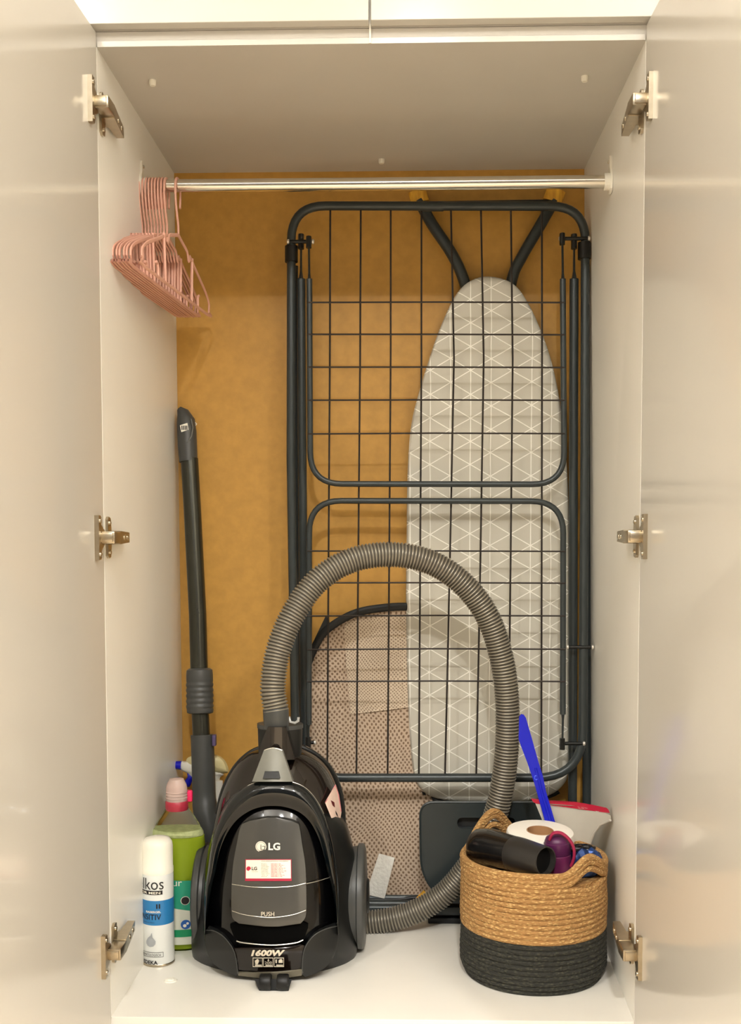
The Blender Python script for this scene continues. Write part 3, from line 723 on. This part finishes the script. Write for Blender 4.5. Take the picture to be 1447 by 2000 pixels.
# dust bin dome
BIN = mat('smoked_bin', (26, 19, 15), 0.08, coat=0.5, var=0.2, vscale=9)
bin_ = shell([(545, 1457), (515, 1460), (484, 1472), (456, 1500), (434, 1545), (420, 1600), (408, 1680), (430, 1760), (535, 1780), (640, 1760), (664, 1690), (668, 1620), (664, 1560), (650, 1515), (625, 1482), (585, 1460)],
      (545, 1620), 0.055, 0.34, BIN, 'dust_bin', lift=-0.030, shrink=0.97, label='smoked glossy dust bin')
rimp = [(424, 1590), (436, 1543), (458, 1500), (486, 1472), (516, 1459), (548, 1456), (588, 1459), (628, 1482), (653, 1515), (667, 1560), (671, 1620), (667, 1690)]
obj('bin_rim', *tube(spline([U(a, b, SF(a, b)+0.092) for a, b in rimp], 5), 0.0042, 8), SBLK, bin_)
# glossy front shell
fs = shell([(528, 1530), (495, 1533), (465, 1545), (440, 1570), (422, 1610), (405, 1665), (397, 1725), (395, 1790), (400, 1845), (420, 1882), (460, 1905), (530, 1913), (602, 1903), (640, 1880), (656, 1840), (663, 1780), (662, 1710), (652, 1650), (636, 1595), (615, 1560), (580, 1537)],
      (531, 1730), 0.030, 0.22, GBLK, 'front_shell', lift=0.0, label='gloss black front shell')
def fpatch(name, outline, lift, m, parent, thick=0.004, label=None, step=6, n=4, raw=False):
    o = outline if raw else pxpoly(outline, n)
    return obj(name, *patch(o, lambda a, b: SF(a, b)-lift, thick, step), m, parent, label=label, angle=50)
# raised hood: crescent built as strip between outer and inner arch
outer = [(399, 1826), (399, 1745), (404, 1700), (410, 1655), (424, 1610), (444, 1572), (468, 1545), (500, 1528), (531, 1523), (564, 1526), (595, 1538), (618, 1563), (636, 1600), (650, 1650), (657, 1700), (661, 1745), (661, 1826)]
inner = [(401, 1826), (411, 1745), (420, 1705), (428, 1665), (442, 1630), (462, 1602), (487, 1584), (510, 1576), (531, 1574), (556, 1576), (584, 1586), (606, 1606), (622, 1636), (632, 1668), (640, 1705), (650, 1745), (659, 1826)]
O2 = spline([(a, b, 0) for a, b in outer], 4); I2 = spline([(a, b, 0) for a, b in inner], 4)
V, F = [], []; NB = 6
for o_, i_ in zip(O2, I2):
    for k in range(NB+1):
        t = k/NB; q = o_.lerp(i_, t); V.append(U(q.x, q.y, SF(q.x, q.y)-0.004-0.012*sin(pi*min(t*1.0+0.12, 1.0))**0.7))
    V.append(U(i_.x, i_.y, SF(i_.x, i_.y)+0.004)); V.append(U(o_.x, o_.y, SF(o_.x, o_.y)+0.03))
w_ = NB+3
for k in range(len(O2)-1):
    for i in range(w_-1): F.append((k*w_+i, k*w_+i+1, (k+1)*w_+i+1, (k+1)*w_+i))
    F.append((k*w_+w_-1, k*w_, (k+1)*w_, (k+1)*w_+w_-1))
hood = obj('hood', V, F, mat('gloss_hood', (6, 12, 15), 0.07, coat=0.4, var=0.1), fs, angle=60, label='raised glossy arch')
obj('hood_edge', *tube([U(q.x, q.y, SF(q.x, q.y)-0.006) for q in O2[26:48]], 0.0008, 6), SILV, fs)
# centre panel
GP = mat('gunmetal_panel', (80, 79, 75), 0.24, metal=0.3, coat=0.2, var=0.03)
cp = fpatch('centre_panel', [(531, 1597), (505, 1599), (480, 1606), (470, 1614), (462, 1650), (455, 1690), (452, 1740), (452, 1780), (456, 1796), (475, 1806), (531, 1810), (580, 1806), (594, 1796), (598, 1780), (598, 1740), (596, 1690), (590, 1650), (584, 1612), (576, 1606), (555, 1599)], 0.012, GP, fs, 0.012, label='gunmetal centre panel')
def fline(name, pts, lift, m, parent, r=0.0006):
    return obj(name, *tube([U(a, b, SF(a, b)-lift) for a, b in [(q.x, q.y) for q in spline([(a, b, 0) for a, b in pts], 5)]], r, 6), m, parent)
fline('seam', [(453, 1727), (490, 1732), (531, 1733), (570, 1731), (597, 1725)], 0.0125, SILV, cp)
fline('seam', [(598, 1726), (620, 1721), (640, 1715), (657, 1711)], 0.0022, SILV, fs, 0.0005)
fline('seam', [(453, 1779), (480, 1787), (528, 1792), (570, 1787), (597, 1778)], 0.0125, SILV, cp)
fpatch('handle_recess', [(455, 1800), (531, 1800), (597, 1800), (597, 1825), (590, 1838), (565, 1843), (531, 1845), (490, 1843), (463, 1837), (455, 1825)], 0.004, mat('recess_black', (3, 3, 3), 0.6), fs, 0.005, label='black handle recess')
fline('recess_lip', [(462, 1838), (480, 1842), (531, 1846), (575, 1842), (592, 1836)], 0.006, SILV, fs, 0.0009)
fpatch('lower_badge_panel', [(455, 1848), (531, 1851), (600, 1847), (592, 1880), (590, 1896), (531, 1900), (468, 1896), (464, 1875)], 0.003, mat('brown_black_gloss', (18, 11, 8), 0.14, coat=0.1, var=0.05), fs, 0.003)
for pts in ([(403, 1815), (420, 1818), (440, 1832), (458, 1860), (465, 1905), (440, 1898), (415, 1880), (402, 1850)],
            [(658, 1808), (632, 1815), (608, 1830), (592, 1858), (590, 1906), (625, 1897), (650, 1872), (660, 1840)]):
    b_ = fpatch('corner_bumper', pts, 0.004, SBLK, fs, 0.012, label='satin black corner bumper')
fline('bumper_edge', [(403, 1817), (420, 1819), (440, 1833), (458, 1861), (465, 1903)], 0.005, DGREY, fs, 0.0007)
fline('bumper_edge', [(658, 1809), (632, 1816), (609, 1831), (593, 1859), (590, 1903)], 0.005, DGREY, fs, 0.0007)
fpatch('bottom_strip', [(466, 1894), (500, 1898), (531, 1899), (560, 1898), (589, 1893), (588, 1907), (560, 1911), (531, 1912), (500, 1911), (467, 1908)], 0.005, mat('olive_grey', (104, 98, 82), 0.45), fs, 0.004, n=2, label='grey bottom strip')
# emblem, lettering
def FT(x0, x1, y0, y1, lift): return lambda u, v: U(x0+(x1-x0)*u, y0+(y1-y0)*v, SF(x0+(x1-x0)*u, y0+(y1-y0)*v)-lift)
def fdisc(px, py, r, lift, m, name, par, hole=0):
    V = [U(px+r*cos(t*pi/14), py+r*sin(t*pi/14), SF(px, py)-lift) for t in range(28)]
    if hole:
        V += [U(px+hole*cos(t*pi/14), py+hole*sin(t*pi/14), SF(px, py)-lift) for t in range(28)]
        F = [(i, (i+1) % 28, (i+1) % 28+28, i+28) for i in range(28)]
    else: F = [tuple(range(28))]
    return obj(name, V, F, m, par, smooth=False)
fdisc(509.5, 1653.5, 10.6, 0.0135, PRINT_W, 'emblem', cp)
fdisc(509.5, 1653.5, 9.0, 0.0139, DGREY, 'emblem_ring', cp, hole=8.4)
fdisc(506, 1649.5, 1.2, 0.0139, PRINT_K, 'emblem_dot', cp)
obj('emblem_line', *tube([U(a, b, SF(a, b)-0.0139) for a, b in ((509.5, 1647), (509.5, 1659), (513, 1659))], 0.0006, 5), DGREY, cp)
obj('emblem_line', *tube([U(a, b, SF(a, b)-0.0139) for a, b in ((512, 1653), (517.5, 1653), (516.5, 1658), (514, 1660))], 0.0005, 5), DGREY, cp)
lettering('LG', FT(524, 547, 1660.5, 1646, 0.0137), PRINT_W, cp, weight=0.03)
sk = fpatch('info_sticker', [(479, 1678), (569, 1678), (569.5, 1721), (478.5, 1721)], 0.0132, mat('sticker_red', (176, 40, 66), 0.4), cp, 0.0008, label='red and white printed sticker', raw=True)
fpatch('sticker_face', [(480.3, 1679.5), (567.6, 1679.5), (568, 1716), (480, 1716)], 0.0140, mat('sticker_cream', (244, 232, 214), 0.4, var=0.02), cp, 0.0004, raw=True)
fdisc(485.5, 1696.5, 4.4, 0.0148, RED, 'sticker_emblem', cp)
lettering('LG', FT(491.5, 502, 1699.5, 1693, 0.0148), PRINT_K, cp, weight=0.02)
lettering('Life\'s Good', FT(492, 503.5, 1703.2, 1701.5, 0.0148), DGREY, cp)
lettering('ИНФОРМАЦИОННАЯ НАКЛЕЙКА', FT(510, 563, 1682.8, 1680.6, 0.0148), PRINT_K, cp, weight=0.02)
words = ['Тип', 'Модель', 'Напряжение', 'Мощность', 'Страна', 'Сделано', 'Импортёр', 'Адрес завода', 'Телефон', 'Дата']
for k, wd in enumerate(words):
    yy = 1687+k*2.75
    lettering(wd, FT(510, 510+8+len(wd)*0.75, yy+1.1, yy-0.7, 0.0148), DGREY, cp)
    lettering('220-240 V 50 Hz 1600 W'[:12+(k*5) % 9], FT(529, 548+(k*7) % 12, yy+1.1, yy-0.7, 0.0148), mat('pink_print', (214, 92, 112), 0.5), cp, weight=0.02)
lettering('PUSH', FT(510, 535.5, 1789.5, 1781, 0.0137), mat('silver_print', (216, 206, 186), 0.4), cp)
SP = MATS['silver_print']
lettering('1600W', FT(490, 556.5, 1867.5, 1855, 0.0045), SP, fs, weight=0.05, shear=0.22)
for x0 in (494, 514.5, 535.5):
    fr_ = [(x0, 1871), (x0+18.5, 1871), (x0+18.5, 1888), (x0, 1888)]
    obj('icon_frame', *tube([U(a, b, SF(a, b)-0.0045) for a, b in fr_], 0.0006, 5, closed=True), SP, fs)
    fpatch('icon_base', [(x0+4, 1884), (x0+17, 1884), (x0+17, 1887), (x0+4, 1887)], 0.0045, SP, fs, 0.0004, raw=True)
fpatch('icon', [(497, 1874), (504, 1873), (506, 1877), (503, 1884), (499, 1884)], 0.0045, SP, fs, 0.0004, raw=True)
lettering('200', FT(517, 531, 1883, 1878, 0.0046), SP, fs)
fpatch('icon', [(522, 1877), (524, 1872.5), (526, 1877)], 0.0045, SP, fs, 0.0004, raw=True, step=1)
fpatch('icon', [(544, 1881), (544, 1876), (547, 1873), (550, 1873), (552, 1876), (552, 1881), (550, 1881), (549, 1877), (546, 1877), (545.5, 1881)], 0.0045, SP, fs, 0.0004, raw=True)
lettering('1', FT(538, 540.5, 1881, 1874, 0.0046), SP, fs)
# warranty sticker on the right of the bin
stp = [(655.5, 1532), (662, 1552), (667, 1585), (664, 1605), (660, 1668), (656, 1625), (648, 1600), (634.5, 1567)]
# wheels (big side discs) and fenders
for (pxo, s, nm) in ((374, -1, 'wheel'), (713, 1, 'wheel')):
    xo = U(pxo, 1800, 0.23).x; c = Vector((xo, 0.292, 0.0885))
    pr = [(0.0, 0.002), (0.05, 0.001), (0.080, -0.001), (0.0865, -0.003), (0.0885, -0.006), (0.0885, -0.013), (0.084, -0.015), (0.080, -0.045), (0.0, -0.05)]
    wv = obj(nm, *lathe(pr, 56, c, (s, 0, 0)), DGREY, vac, label='large dark grey side wheel')
    obj('hub_cap', *lathe([(0.03, 0.002), (0.028, 0.005), (0.0, 0.006)], 32, c, (s, 0, 0)), SBLK, wv)
# caster
cst = obj('caster_fork', *hexa([U(497, 1912, 0.105), U(570, 1912, 0.105), U(562, 1940, 0.098), U(508, 1940, 0.098), U(500, 1912, 0.15), U(568, 1912, 0.15), U(560, 1925, 0.15), U(510, 1925, 0.15)]), SBLK, vac, smooth=False)
for a in (519, 553):
    pc = U(a, 1925, 0.105); obj('caster_wheel', *lathe([(0.011, -0.009), (0.0125, -0.007), (0.0125, 0.007), (0.011, 0.009)], 20, Vector((pc.x, 0.103, 0.0126)), (1, 0, 0)), mat('wheel_black', (4, 4, 4), 0.5), cst)
# hose inlet
YI = 0.225
sock = obj('inlet_socket', *tube([U(547, 1480, YI+0.03), U(547, 1440, YI+0.03), U(547, 1424, YI+0.03), U(547, 1416, YI+0.03)], [0.036, 0.037, 0.0375, 0.036], 24, flat=(0.75, 1)), SBLK, vac, label='dark grey inlet socket')
obj('socket_rim', *tube([U(547, 1421, YI+0.03), U(547, 1413, YI+0.03)], 0.0385, 24, flat=(0.76, 1)), DGREY, sock)
dct = [(522, 1412), (562, 1412), (577, 1482), (500, 1482)]
obj('clear_duct', *patch([(523, 1420), (559, 1420), (564, 1440), (576, 1484), (501, 1484), (514, 1440)], lambda a, b: YI-0.008-0.022*max(0, 1-((a-539)/40.0)**2), 0.03, 5), BIN, sock, label='smoked translucent duct')
lt = obj('latch', *patch([(515, 1466), (520, 1463), (533, 1461.5), (546, 1463), (551, 1466), (572, 1527), (531, 1522), (492, 1527)], lambda a, b: 0.188-0.012*max(0, 1-((a-532)/40.0)**2)-0.030*(b-1462)/65, 0.012, 5), mat('latch_grey', (128, 128, 120), 0.35, metal=0.2), vac, label='light grey latch')
obj('latch_button', *patch([(517, 1507), (544, 1507), (547, 1521), (513, 1521)], lambda a, b: 0.188-0.015-0.030*(b-1462)/65, 0.004, 4), BLK, lt, label='black latch button')
obj('latch_edge', *tube([U(a, b, 0.178) for a, b in ((516, 1466), (524, 1463), (533, 1462), (543, 1463), (551, 1466))], 0.0014, 6), SILV, lt)
hc = obj('hose_collar', *tube([U(540, 1420, YI), U(539, 1400, YI-0.002), U(538.5, 1386, YI-0.003), U(538, 1382, YI-0.003)], [0.0205, 0.0212, 0.0212, 0.0195], 24), DGREY, vac)
CLIP = mat('clear_clip', (210, 214, 214), 0.15, trans=0.5, var=0)
obj('hose_clip', *tube([U(564, 1400, YI+0.01), U(567, 1410, YI+0.008), U(576, 1412, YI+0.008), U(582, 1408, YI+0.008), U(583, 1401, YI+0.01)], 0.0022, 8), CLIP, sock, label='clear plastic clip')
# warranty sticker
def binY(a, b):
    return SF(a, b)+0.036+0.03*((a-634)/34.0)**2
obj('warranty_sticker', *patch(stp, binY, 0.0006, 5), mat('pale_pink_sticker', (232, 204, 188), 0.4, var=0.08, vscale=70), bin_, label='pale pink printed sticker')
obj('sticker_mark', *patch([(646, 1563), (653, 1567), (654, 1577), (650, 1574)], lambda a, b: binY(a, b)-0.001, 0.0004, 2), mat('maroon', (96, 30, 34), 0.5), bin_)
obj('sticker_mark', *patch([(655, 1583), (659, 1590), (661, 1597), (656, 1590)], lambda a, b: binY(a, b)-0.001, 0.0004, 2), PRINT_K, bin_)
obj('sticker_border', *tube([U(a, b, binY(a, b)-0.0008) for a, b in ((635.5, 1567), (655, 1533.5), (661, 1553), (666, 1585))], 0.0009, 6), mat('rose_print', (206, 128, 132), 0.5), bin_)
# hose
hp = [(539, 1388, .222), (533, 1342, .226), (543, 1272, .237), (572, 1200, .250), (622, 1133, .265), (688, 1094, .280), (765, 1083, .293), (840, 1098, .303), (903, 1139, .312), (950, 1200, .320), (977, 1275, .327), (989, 1350, .333), (991, 1430, .338), (985, 1510, .343), (971, 1580, .348), (945, 1645, .353), (905, 1705, .357), (860, 1752, .360), (795, 1787, .362), (720, 1802, .363), (640, 1802, .368), (570, 1795, .372)]
raw = spline([U(*q) for q in hp], 14)
# resample evenly
L_ = [0.0]
for i in range(1, len(raw)): L_.append(L_[-1]+(raw[i]-raw[i-1]).length)
pitch = 0.0056; per = 5; step = pitch/per; tot = L_[-1]; out_, rad = [], []
i = 0; s_ = 0.0; k = 0
prof_ = [0.0216, 0.0213, 0.0184, 0.0184, 0.0206]
while s_ < tot:
    while L_[i+1] < s_: i += 1
    t = (s_-L_[i])/(L_[i+1]-L_[i]); out_.append(raw[i].lerp(raw[i+1], t)); rad.append(prof_[k % per]); s_ += step; k += 1
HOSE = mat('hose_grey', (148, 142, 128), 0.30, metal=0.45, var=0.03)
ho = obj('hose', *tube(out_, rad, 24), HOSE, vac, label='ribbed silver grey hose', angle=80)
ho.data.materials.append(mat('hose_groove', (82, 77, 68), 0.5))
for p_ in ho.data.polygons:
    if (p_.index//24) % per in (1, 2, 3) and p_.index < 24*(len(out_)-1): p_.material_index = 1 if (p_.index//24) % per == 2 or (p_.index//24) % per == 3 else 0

MATS['recess_black'].node_tree.nodes['Principled BSDF'].inputs['Specular IOR Level'].default_value = 0.05
# ================================================================ BASKET
def jute(name, rgb, rgb2):
    m = bpy.data.materials.new(name); m.use_nodes = True; nt = m.node_tree; L = nt.links
    b = nt.nodes['Principled BSDF']; b.inputs['Roughness'].default_value = 0.85
    tc = nt.nodes.new('ShaderNodeTexCoord')
    v = nt.nodes.new('ShaderNodeTexVoronoi'); v.inputs['Scale'].default_value = 190
    mp = nt.nodes.new('ShaderNodeMapping'); mp.inputs['Scale'].default_value = (0.75, 0.75, 1.6); mp.inputs['Rotation'].default_value = (0.0, 0.35, 0.0)
    L.new(tc.outputs['Object'], mp.inputs[0]); L.new(mp.outputs[0], v.inputs['Vector'])
    n = nt.nodes.new('ShaderNodeTexNoise'); n.inputs['Scale'].default_value = 400; n.inputs['Detail'].default_value = 4; L.new(mp.outputs[0], n.inputs['Vector'])
    ad = nt.nodes.new('ShaderNodeMath'); ad.operation = 'ADD'; L.new(v.outputs['Distance'], ad.inputs[0]); L.new(n.outputs['Fac'], ad.inputs[1])
    r = nt.nodes.new('ShaderNodeValToRGB'); r.color_ramp.elements[0].position = 0.55; r.color_ramp.elements[1].position = 1.15
    r.color_ramp.elements[0].color = (*lin(rgb), 1); r.color_ramp.elements[1].color = (*lin(rgb2), 1)
    L.new(ad.outputs[0], r.inputs[0]); L.new(r.outputs[0], b.inputs['Base Color'])
    bp = nt.nodes.new('ShaderNodeBump'); bp.inputs['Strength'].default_value = 0.9; bp.inputs['Distance'].default_value = 0.003; bp.invert = True
    L.new(ad.outputs[0], bp.inputs['Height']); L.new(bp.outputs[0], b.inputs['Normal'])
    return m
JU = jute('natural_jute', (224, 186, 122), (176, 132, 78)); JD = jute('charcoal_jute', (78, 76, 62), (42, 42, 36))
RB = 0.1185; bc = Vector((0.2575, 0.078+RB, 0))
bask = thing('woven_basket', bc, 'round jute basket with charcoal base and full of toiletries, in the front right corner', 'basket')
def ang(th): return ((th+pi) % (2*pi))-pi
TH1, TH2 = radians(-47), radians(124)
def bump(th, c, w, h):
    d = abs(ang(th-c))/w; return h*(0.5+0.5*cos(pi*d)) if d < 1 else 0.0
NR = 21; pitchz = 0.0080
def radz(z): return RB-0.004-0.004*abs(z/0.17-0.5)*2+0.003
for k in range(NR):
    z = 0.0045+k*pitchz; R0 = RB-0.005-(0.006 if k == 0 else 0.0025 if k == 1 else 0)
    pts = []
    for i in range(96):
        th = 2*pi*i/96; sag = 0.0014*sin(2*th+k*0.6)+0.0008*sin(5*th+k)
        e = -bump(th, TH1, 0.42, 0.006*max(0, (k-17)/3.0))
        pts.append(Vector((bc.x+(R0+sag*0.4)*cos(th), bc.y+(R0+sag*0.4)*sin(th), z+e+sag*0.35*(k > 2))))
    obj('coil', *tube(pts, 0.0047, 8, closed=True), JD if z < 0.079 else JU, bask)
zr = 0.0045+NR*pitchz
for k in range(3):
    pts = []
    for i in range(120):
        th = 2*pi*i/120
        h1 = bump(th, TH1, 0.50, 0.022)+bump(th, TH2, 0.62, 0.052)
        sq = 0.0075*k
        inw = -bump(th, TH1, 0.45, 0.004)-bump(th, TH2, 0.5, 0.010)
        # low fringe of the rim: the two lower ropes only part from the body at the handles
        pts.append(Vector((bc.x+(RB-0.005+inw)*cos(th), bc.y+(RB-0.005+inw)*sin(th), zr-0.001+sq+h1*(1.0 if k else 0.86))))
    obj('rim_rope', *tube(pts, 0.0050 if k < 2 else 0.0056, 8, closed=True), JU, bask)
dk = []
obj('lining', *lathe([(RB-0.0085, 0.006), (RB-0.0095, 0.168)], 64, bc), JU, bask)
obj('base', *lathe([(0, 0.0005), (RB-0.010, 0.0005), (RB-0.009, 0.006), (0, 0.008)], 48, bc), JD, bask)
# ---- contents
PAPER = mat('tissue_paper', (244, 238, 226), 0.9, var=0.03, bump=0.3, bscale=220)
tp = U(1055, 1622, 0.212)
axis = Vector((0.02, -0.09, 1)).normalized()
roll = thing('toilet_roll', tp-axis*0.10, 'white toilet roll lying on top in the jute basket', 'toilet roll')
obj('paper', *lathe([(0.022, -0.094), (0.050, -0.096), (0.0545, -0.092), (0.055, -0.005), (0.0535, -0.001), (0.051, 0.0), (0.0225, 0.0), (0.022, -0.003), (0.022, -0.094)], 44, tp, axis), PAPER, roll)
obj('core', *lathe([(0.0219, -0.094), (0.0219, 0.0005), (0.0206, 0.0005), (0.0206, -0.094)], 32, tp, axis), mat('cardboard', (176, 132, 92), 0.8), roll, label='brown cardboard core')
obj('loose_sheet', *tube([tp+Vector((-0.03, -0.046, -0.012)), tp+Vector((-0.01, -0.0545, -0.016)), tp+Vector((0.01, -0.0545, -0.014)), tp+Vector((0.035, -0.043, -0.011))], 0.0011, 6), PAPER, roll)
# hairdryer
a0 = U(934, 1650, 0.215); a1 = U(1066, 1682, 0.096); ax = (a1-a0).normalized(); LN = (a1-a0).length
hd = thing('hair_dryer', a0, 'black hair dryer lying in the jute basket, nozzle towards the front', 'hair dryer')
obj('body', *lathe([(0.0, -0.012), (0.018, -0.010), (0.0265, 0.0), (0.0295, 0.018), (0.0295, 0.035), (0.0270, LN*0.56)], 36, a0, ax), mat('hairdryer_black', (16, 16, 17), 0.22, coat=0.4), hd)
obj('nozzle', *lathe([(0.0262, LN*0.52), (0.0275, LN*0.56), (0.0270, LN*0.66), (0.0225, LN*0.99), (0.0222, LN), (0.0205, LN), (0.021, LN*0.7)], 36, a0, ax), mat('nozzle_charcoal', (44, 42, 40), 0.3), hd, label='charcoal tapered nozzle')
obj('grille', *lathe([(0.0, LN*0.93), (0.0208, LN*0.93)], 24, a0, ax), mat('dark_inside', (6, 5, 5), 0.8), hd)
for k in range(5):
    obj('rib', *tube([a0+ax*(0.02+0.0*k)+Vector((0, -0.026+0.004*k, 0.016+0.0032*k)), a0+ax*(LN*0.5)+Vector((0, -0.025+0.004*k, 0.013+0.0032*k))], 0.0011, 6), mat('rib_black', (34, 33, 32), 0.3), hd)
hdl = a0+ax*0.035
obj('handle', *tube([hdl+Vector((0, 0.0, -0.015)), hdl+Vector((0.01, 0.0, -0.10))], [0.017, 0.014], 16), MATS['hairdryer_black'], hd)
# purple flask
pc = U(1088, 1668, 0.150); PUR = mat('purple_plastic', (104, 34, 78), 0.4)
fl = thing('drink_flask', Vector((pc.x, pc.y, 0.06)), 'small purple flask with a pink strap, beside the hair dryer nozzle in the basket', 'flask')
zt = U(1085, 1628, 0.150).z
o_ = Vector((pc.x-0.001, pc.y, zt)); axf = Vector((-0.06, 0.02, 1)).normalized()
obj('body', *lathe([(0.018, -0.10), (0.0205, -0.095), (0.0205, -0.034), (0.0195, -0.033)], 28, o_, axf), PUR, fl)
obj('lid', *lathe([(0.0195, -0.033), (0.0210, -0.031), (0.0212, -0.014), (0.0200, -0.013), (0.0198, -0.011), (0.0170, -0.005), (0.0090, -0.001), (0, 0)], 28, o_, axf), mat('purple_lid', (84, 30, 74), 0.4), fl)
stp_ = [U(1073, 1640, 0.137), U(1080, 1628, 0.133), U(1095, 1627, 0.131), U(1110, 1638, 0.129), U(1120, 1655, 0.129), U(1121, 1675, 0.130), U(1115, 1692, 0.133)]
obj('strap', *tube(spline(stp_, 5), 0.0032, 8, flat=(1, 0.8)), mat('rose_strap', (158, 34, 72), 0.5), fl, label='rose coloured strap')
# blue wrapper
rp = random.Random(3)
def crumple(c, sx, sy, sz, seed, amp=0.3):
    bm = bmesh.new(); bmesh.ops.create_icosphere(bm, subdivisions=3, radius=1); r_ = random.Random(seed)
    ks = [(Vector((r_.gauss(0, 1), r_.gauss(0, 1), r_.gauss(0, 1))).normalized(), r_.uniform(4, 8), r_.uniform(0, 6)) for _ in range(7)]
    for v in bm.verts:
        d = 1+amp*sum(abs(sin(v.co.dot(k)*f+p))-0.5 for k, f, p in ks)/3
        v.co = Vector((c.x+v.co.x*sx*d, c.y+v.co.y*sy*d, c.z+v.co.z*sz*d))
    bm.verts.index_update(); r = ([v.co.copy() for v in bm.verts], [[v.index for v in f.verts] for f in bm.faces]); bm.free(); return r
bw = U(1140, 1686, 0.158)
wp = thing('snack_packet', bw, 'crumpled blue and black foil packet behind the basket front handle', 'packet')
obj('foil', *crumple(bw, 0.026, 0.018, 0.026, 5), mat('blue_foil', (36, 64, 120), 0.25, metal=0.5, var=0.7, vscale=45), wp, smooth=False)
obj('flap', *crumple(bw+Vector((-0.006, 0.0, 0.023)), 0.022, 0.008, 0.007, 9, 0.4), mat('black_foil', (22, 22, 26), 0.25, metal=0.3, var=0.4), wp, smooth=False, label='black folded top')
# blue stick
YT = 0.262
bs = thing('blue_spatula', U(1082, 1620, YT), 'flat bright blue plastic stick rising out of the jute basket', 'spatula')
BS = mat('bright_blue', (8, 24, 190), 0.35, var=0.04)
bo2 = [(1014, 1400), (1018, 1395), (1023, 1396), (1027, 1402), (1038, 1440), (1052, 1490), (1060, 1515), (1066, 1545), (1075, 1575), (1086, 1612), (1092, 1650), (1075, 1650), (1066, 1610), (1052, 1560), (1042, 1525), (1030, 1490), (1020, 1464), (1013, 1445)]
o = obj('blade', *prism(bo2, [], lambda a, b: U(a, b, YT), lambda a, b: U(a, b, YT)+Vector((0, 0.004, 0))), BS, bs, smooth=False)
obj('spine', *tube([U(1046, 1500, YT-0.0005), U(1062, 1560, YT-0.0005), U(1078, 1615, YT-0.0005)], 0.0022, 8), BS, bs)
obj('hole_ring', *tube([U(1047+3.2*cos(t), 1519+4.2*sin(t), YT-0.0005) for t in [2*pi*k/12 for k in range(12)]], 0.0010, 6, closed=True), mat('pale_blue', (60, 90, 235), 0.3), bs)
# zip bag
ZB = mat('frosted_plastic', (226, 220, 206), 0.3, trans=0.35, ior=1.15, var=0.05, vscale=20, bump=0.3, bscale=40)
zbg = thing('zip_bag', U(1120, 1640, 0.285), 'frosted zip bag with a red closure, standing up behind the toilet roll', 'bag')
def zY(a, b): return 0.262+0.012*sin((a-1040)/40.0)-0.045*max(0, (a-1130)/65.0)**1.5+0.0*b
obj('pouch', *patch([(1045, 1568), (1120, 1572), (1192, 1590), (1194, 1604), (1172, 1612), (1158, 1632), (1150, 1670), (1100, 1680), (1070, 1640), (1058, 1600)], zY, 0.002, 6), ZB, zbg, label='frosted pouch')
obj('zip_strip', *patch([(1037, 1560), (1060, 1563), (1120, 1566), (1160, 1573), (1187, 1579), (1191, 1588), (1150, 1583), (1100, 1576), (1043, 1569)], lambda a, b: zY(a, b)-0.001, 0.003, 3), mat('red_zip', (186, 30, 58), 0.35), zbg, label='red closure strip')
obj('fold', *tube([U(a, b, zY(a, b)-0.001) for a, b in ((1192, 1602), (1172, 1611), (1158, 1630), (1150, 1655))], 0.0022, 8), ZB, zbg)
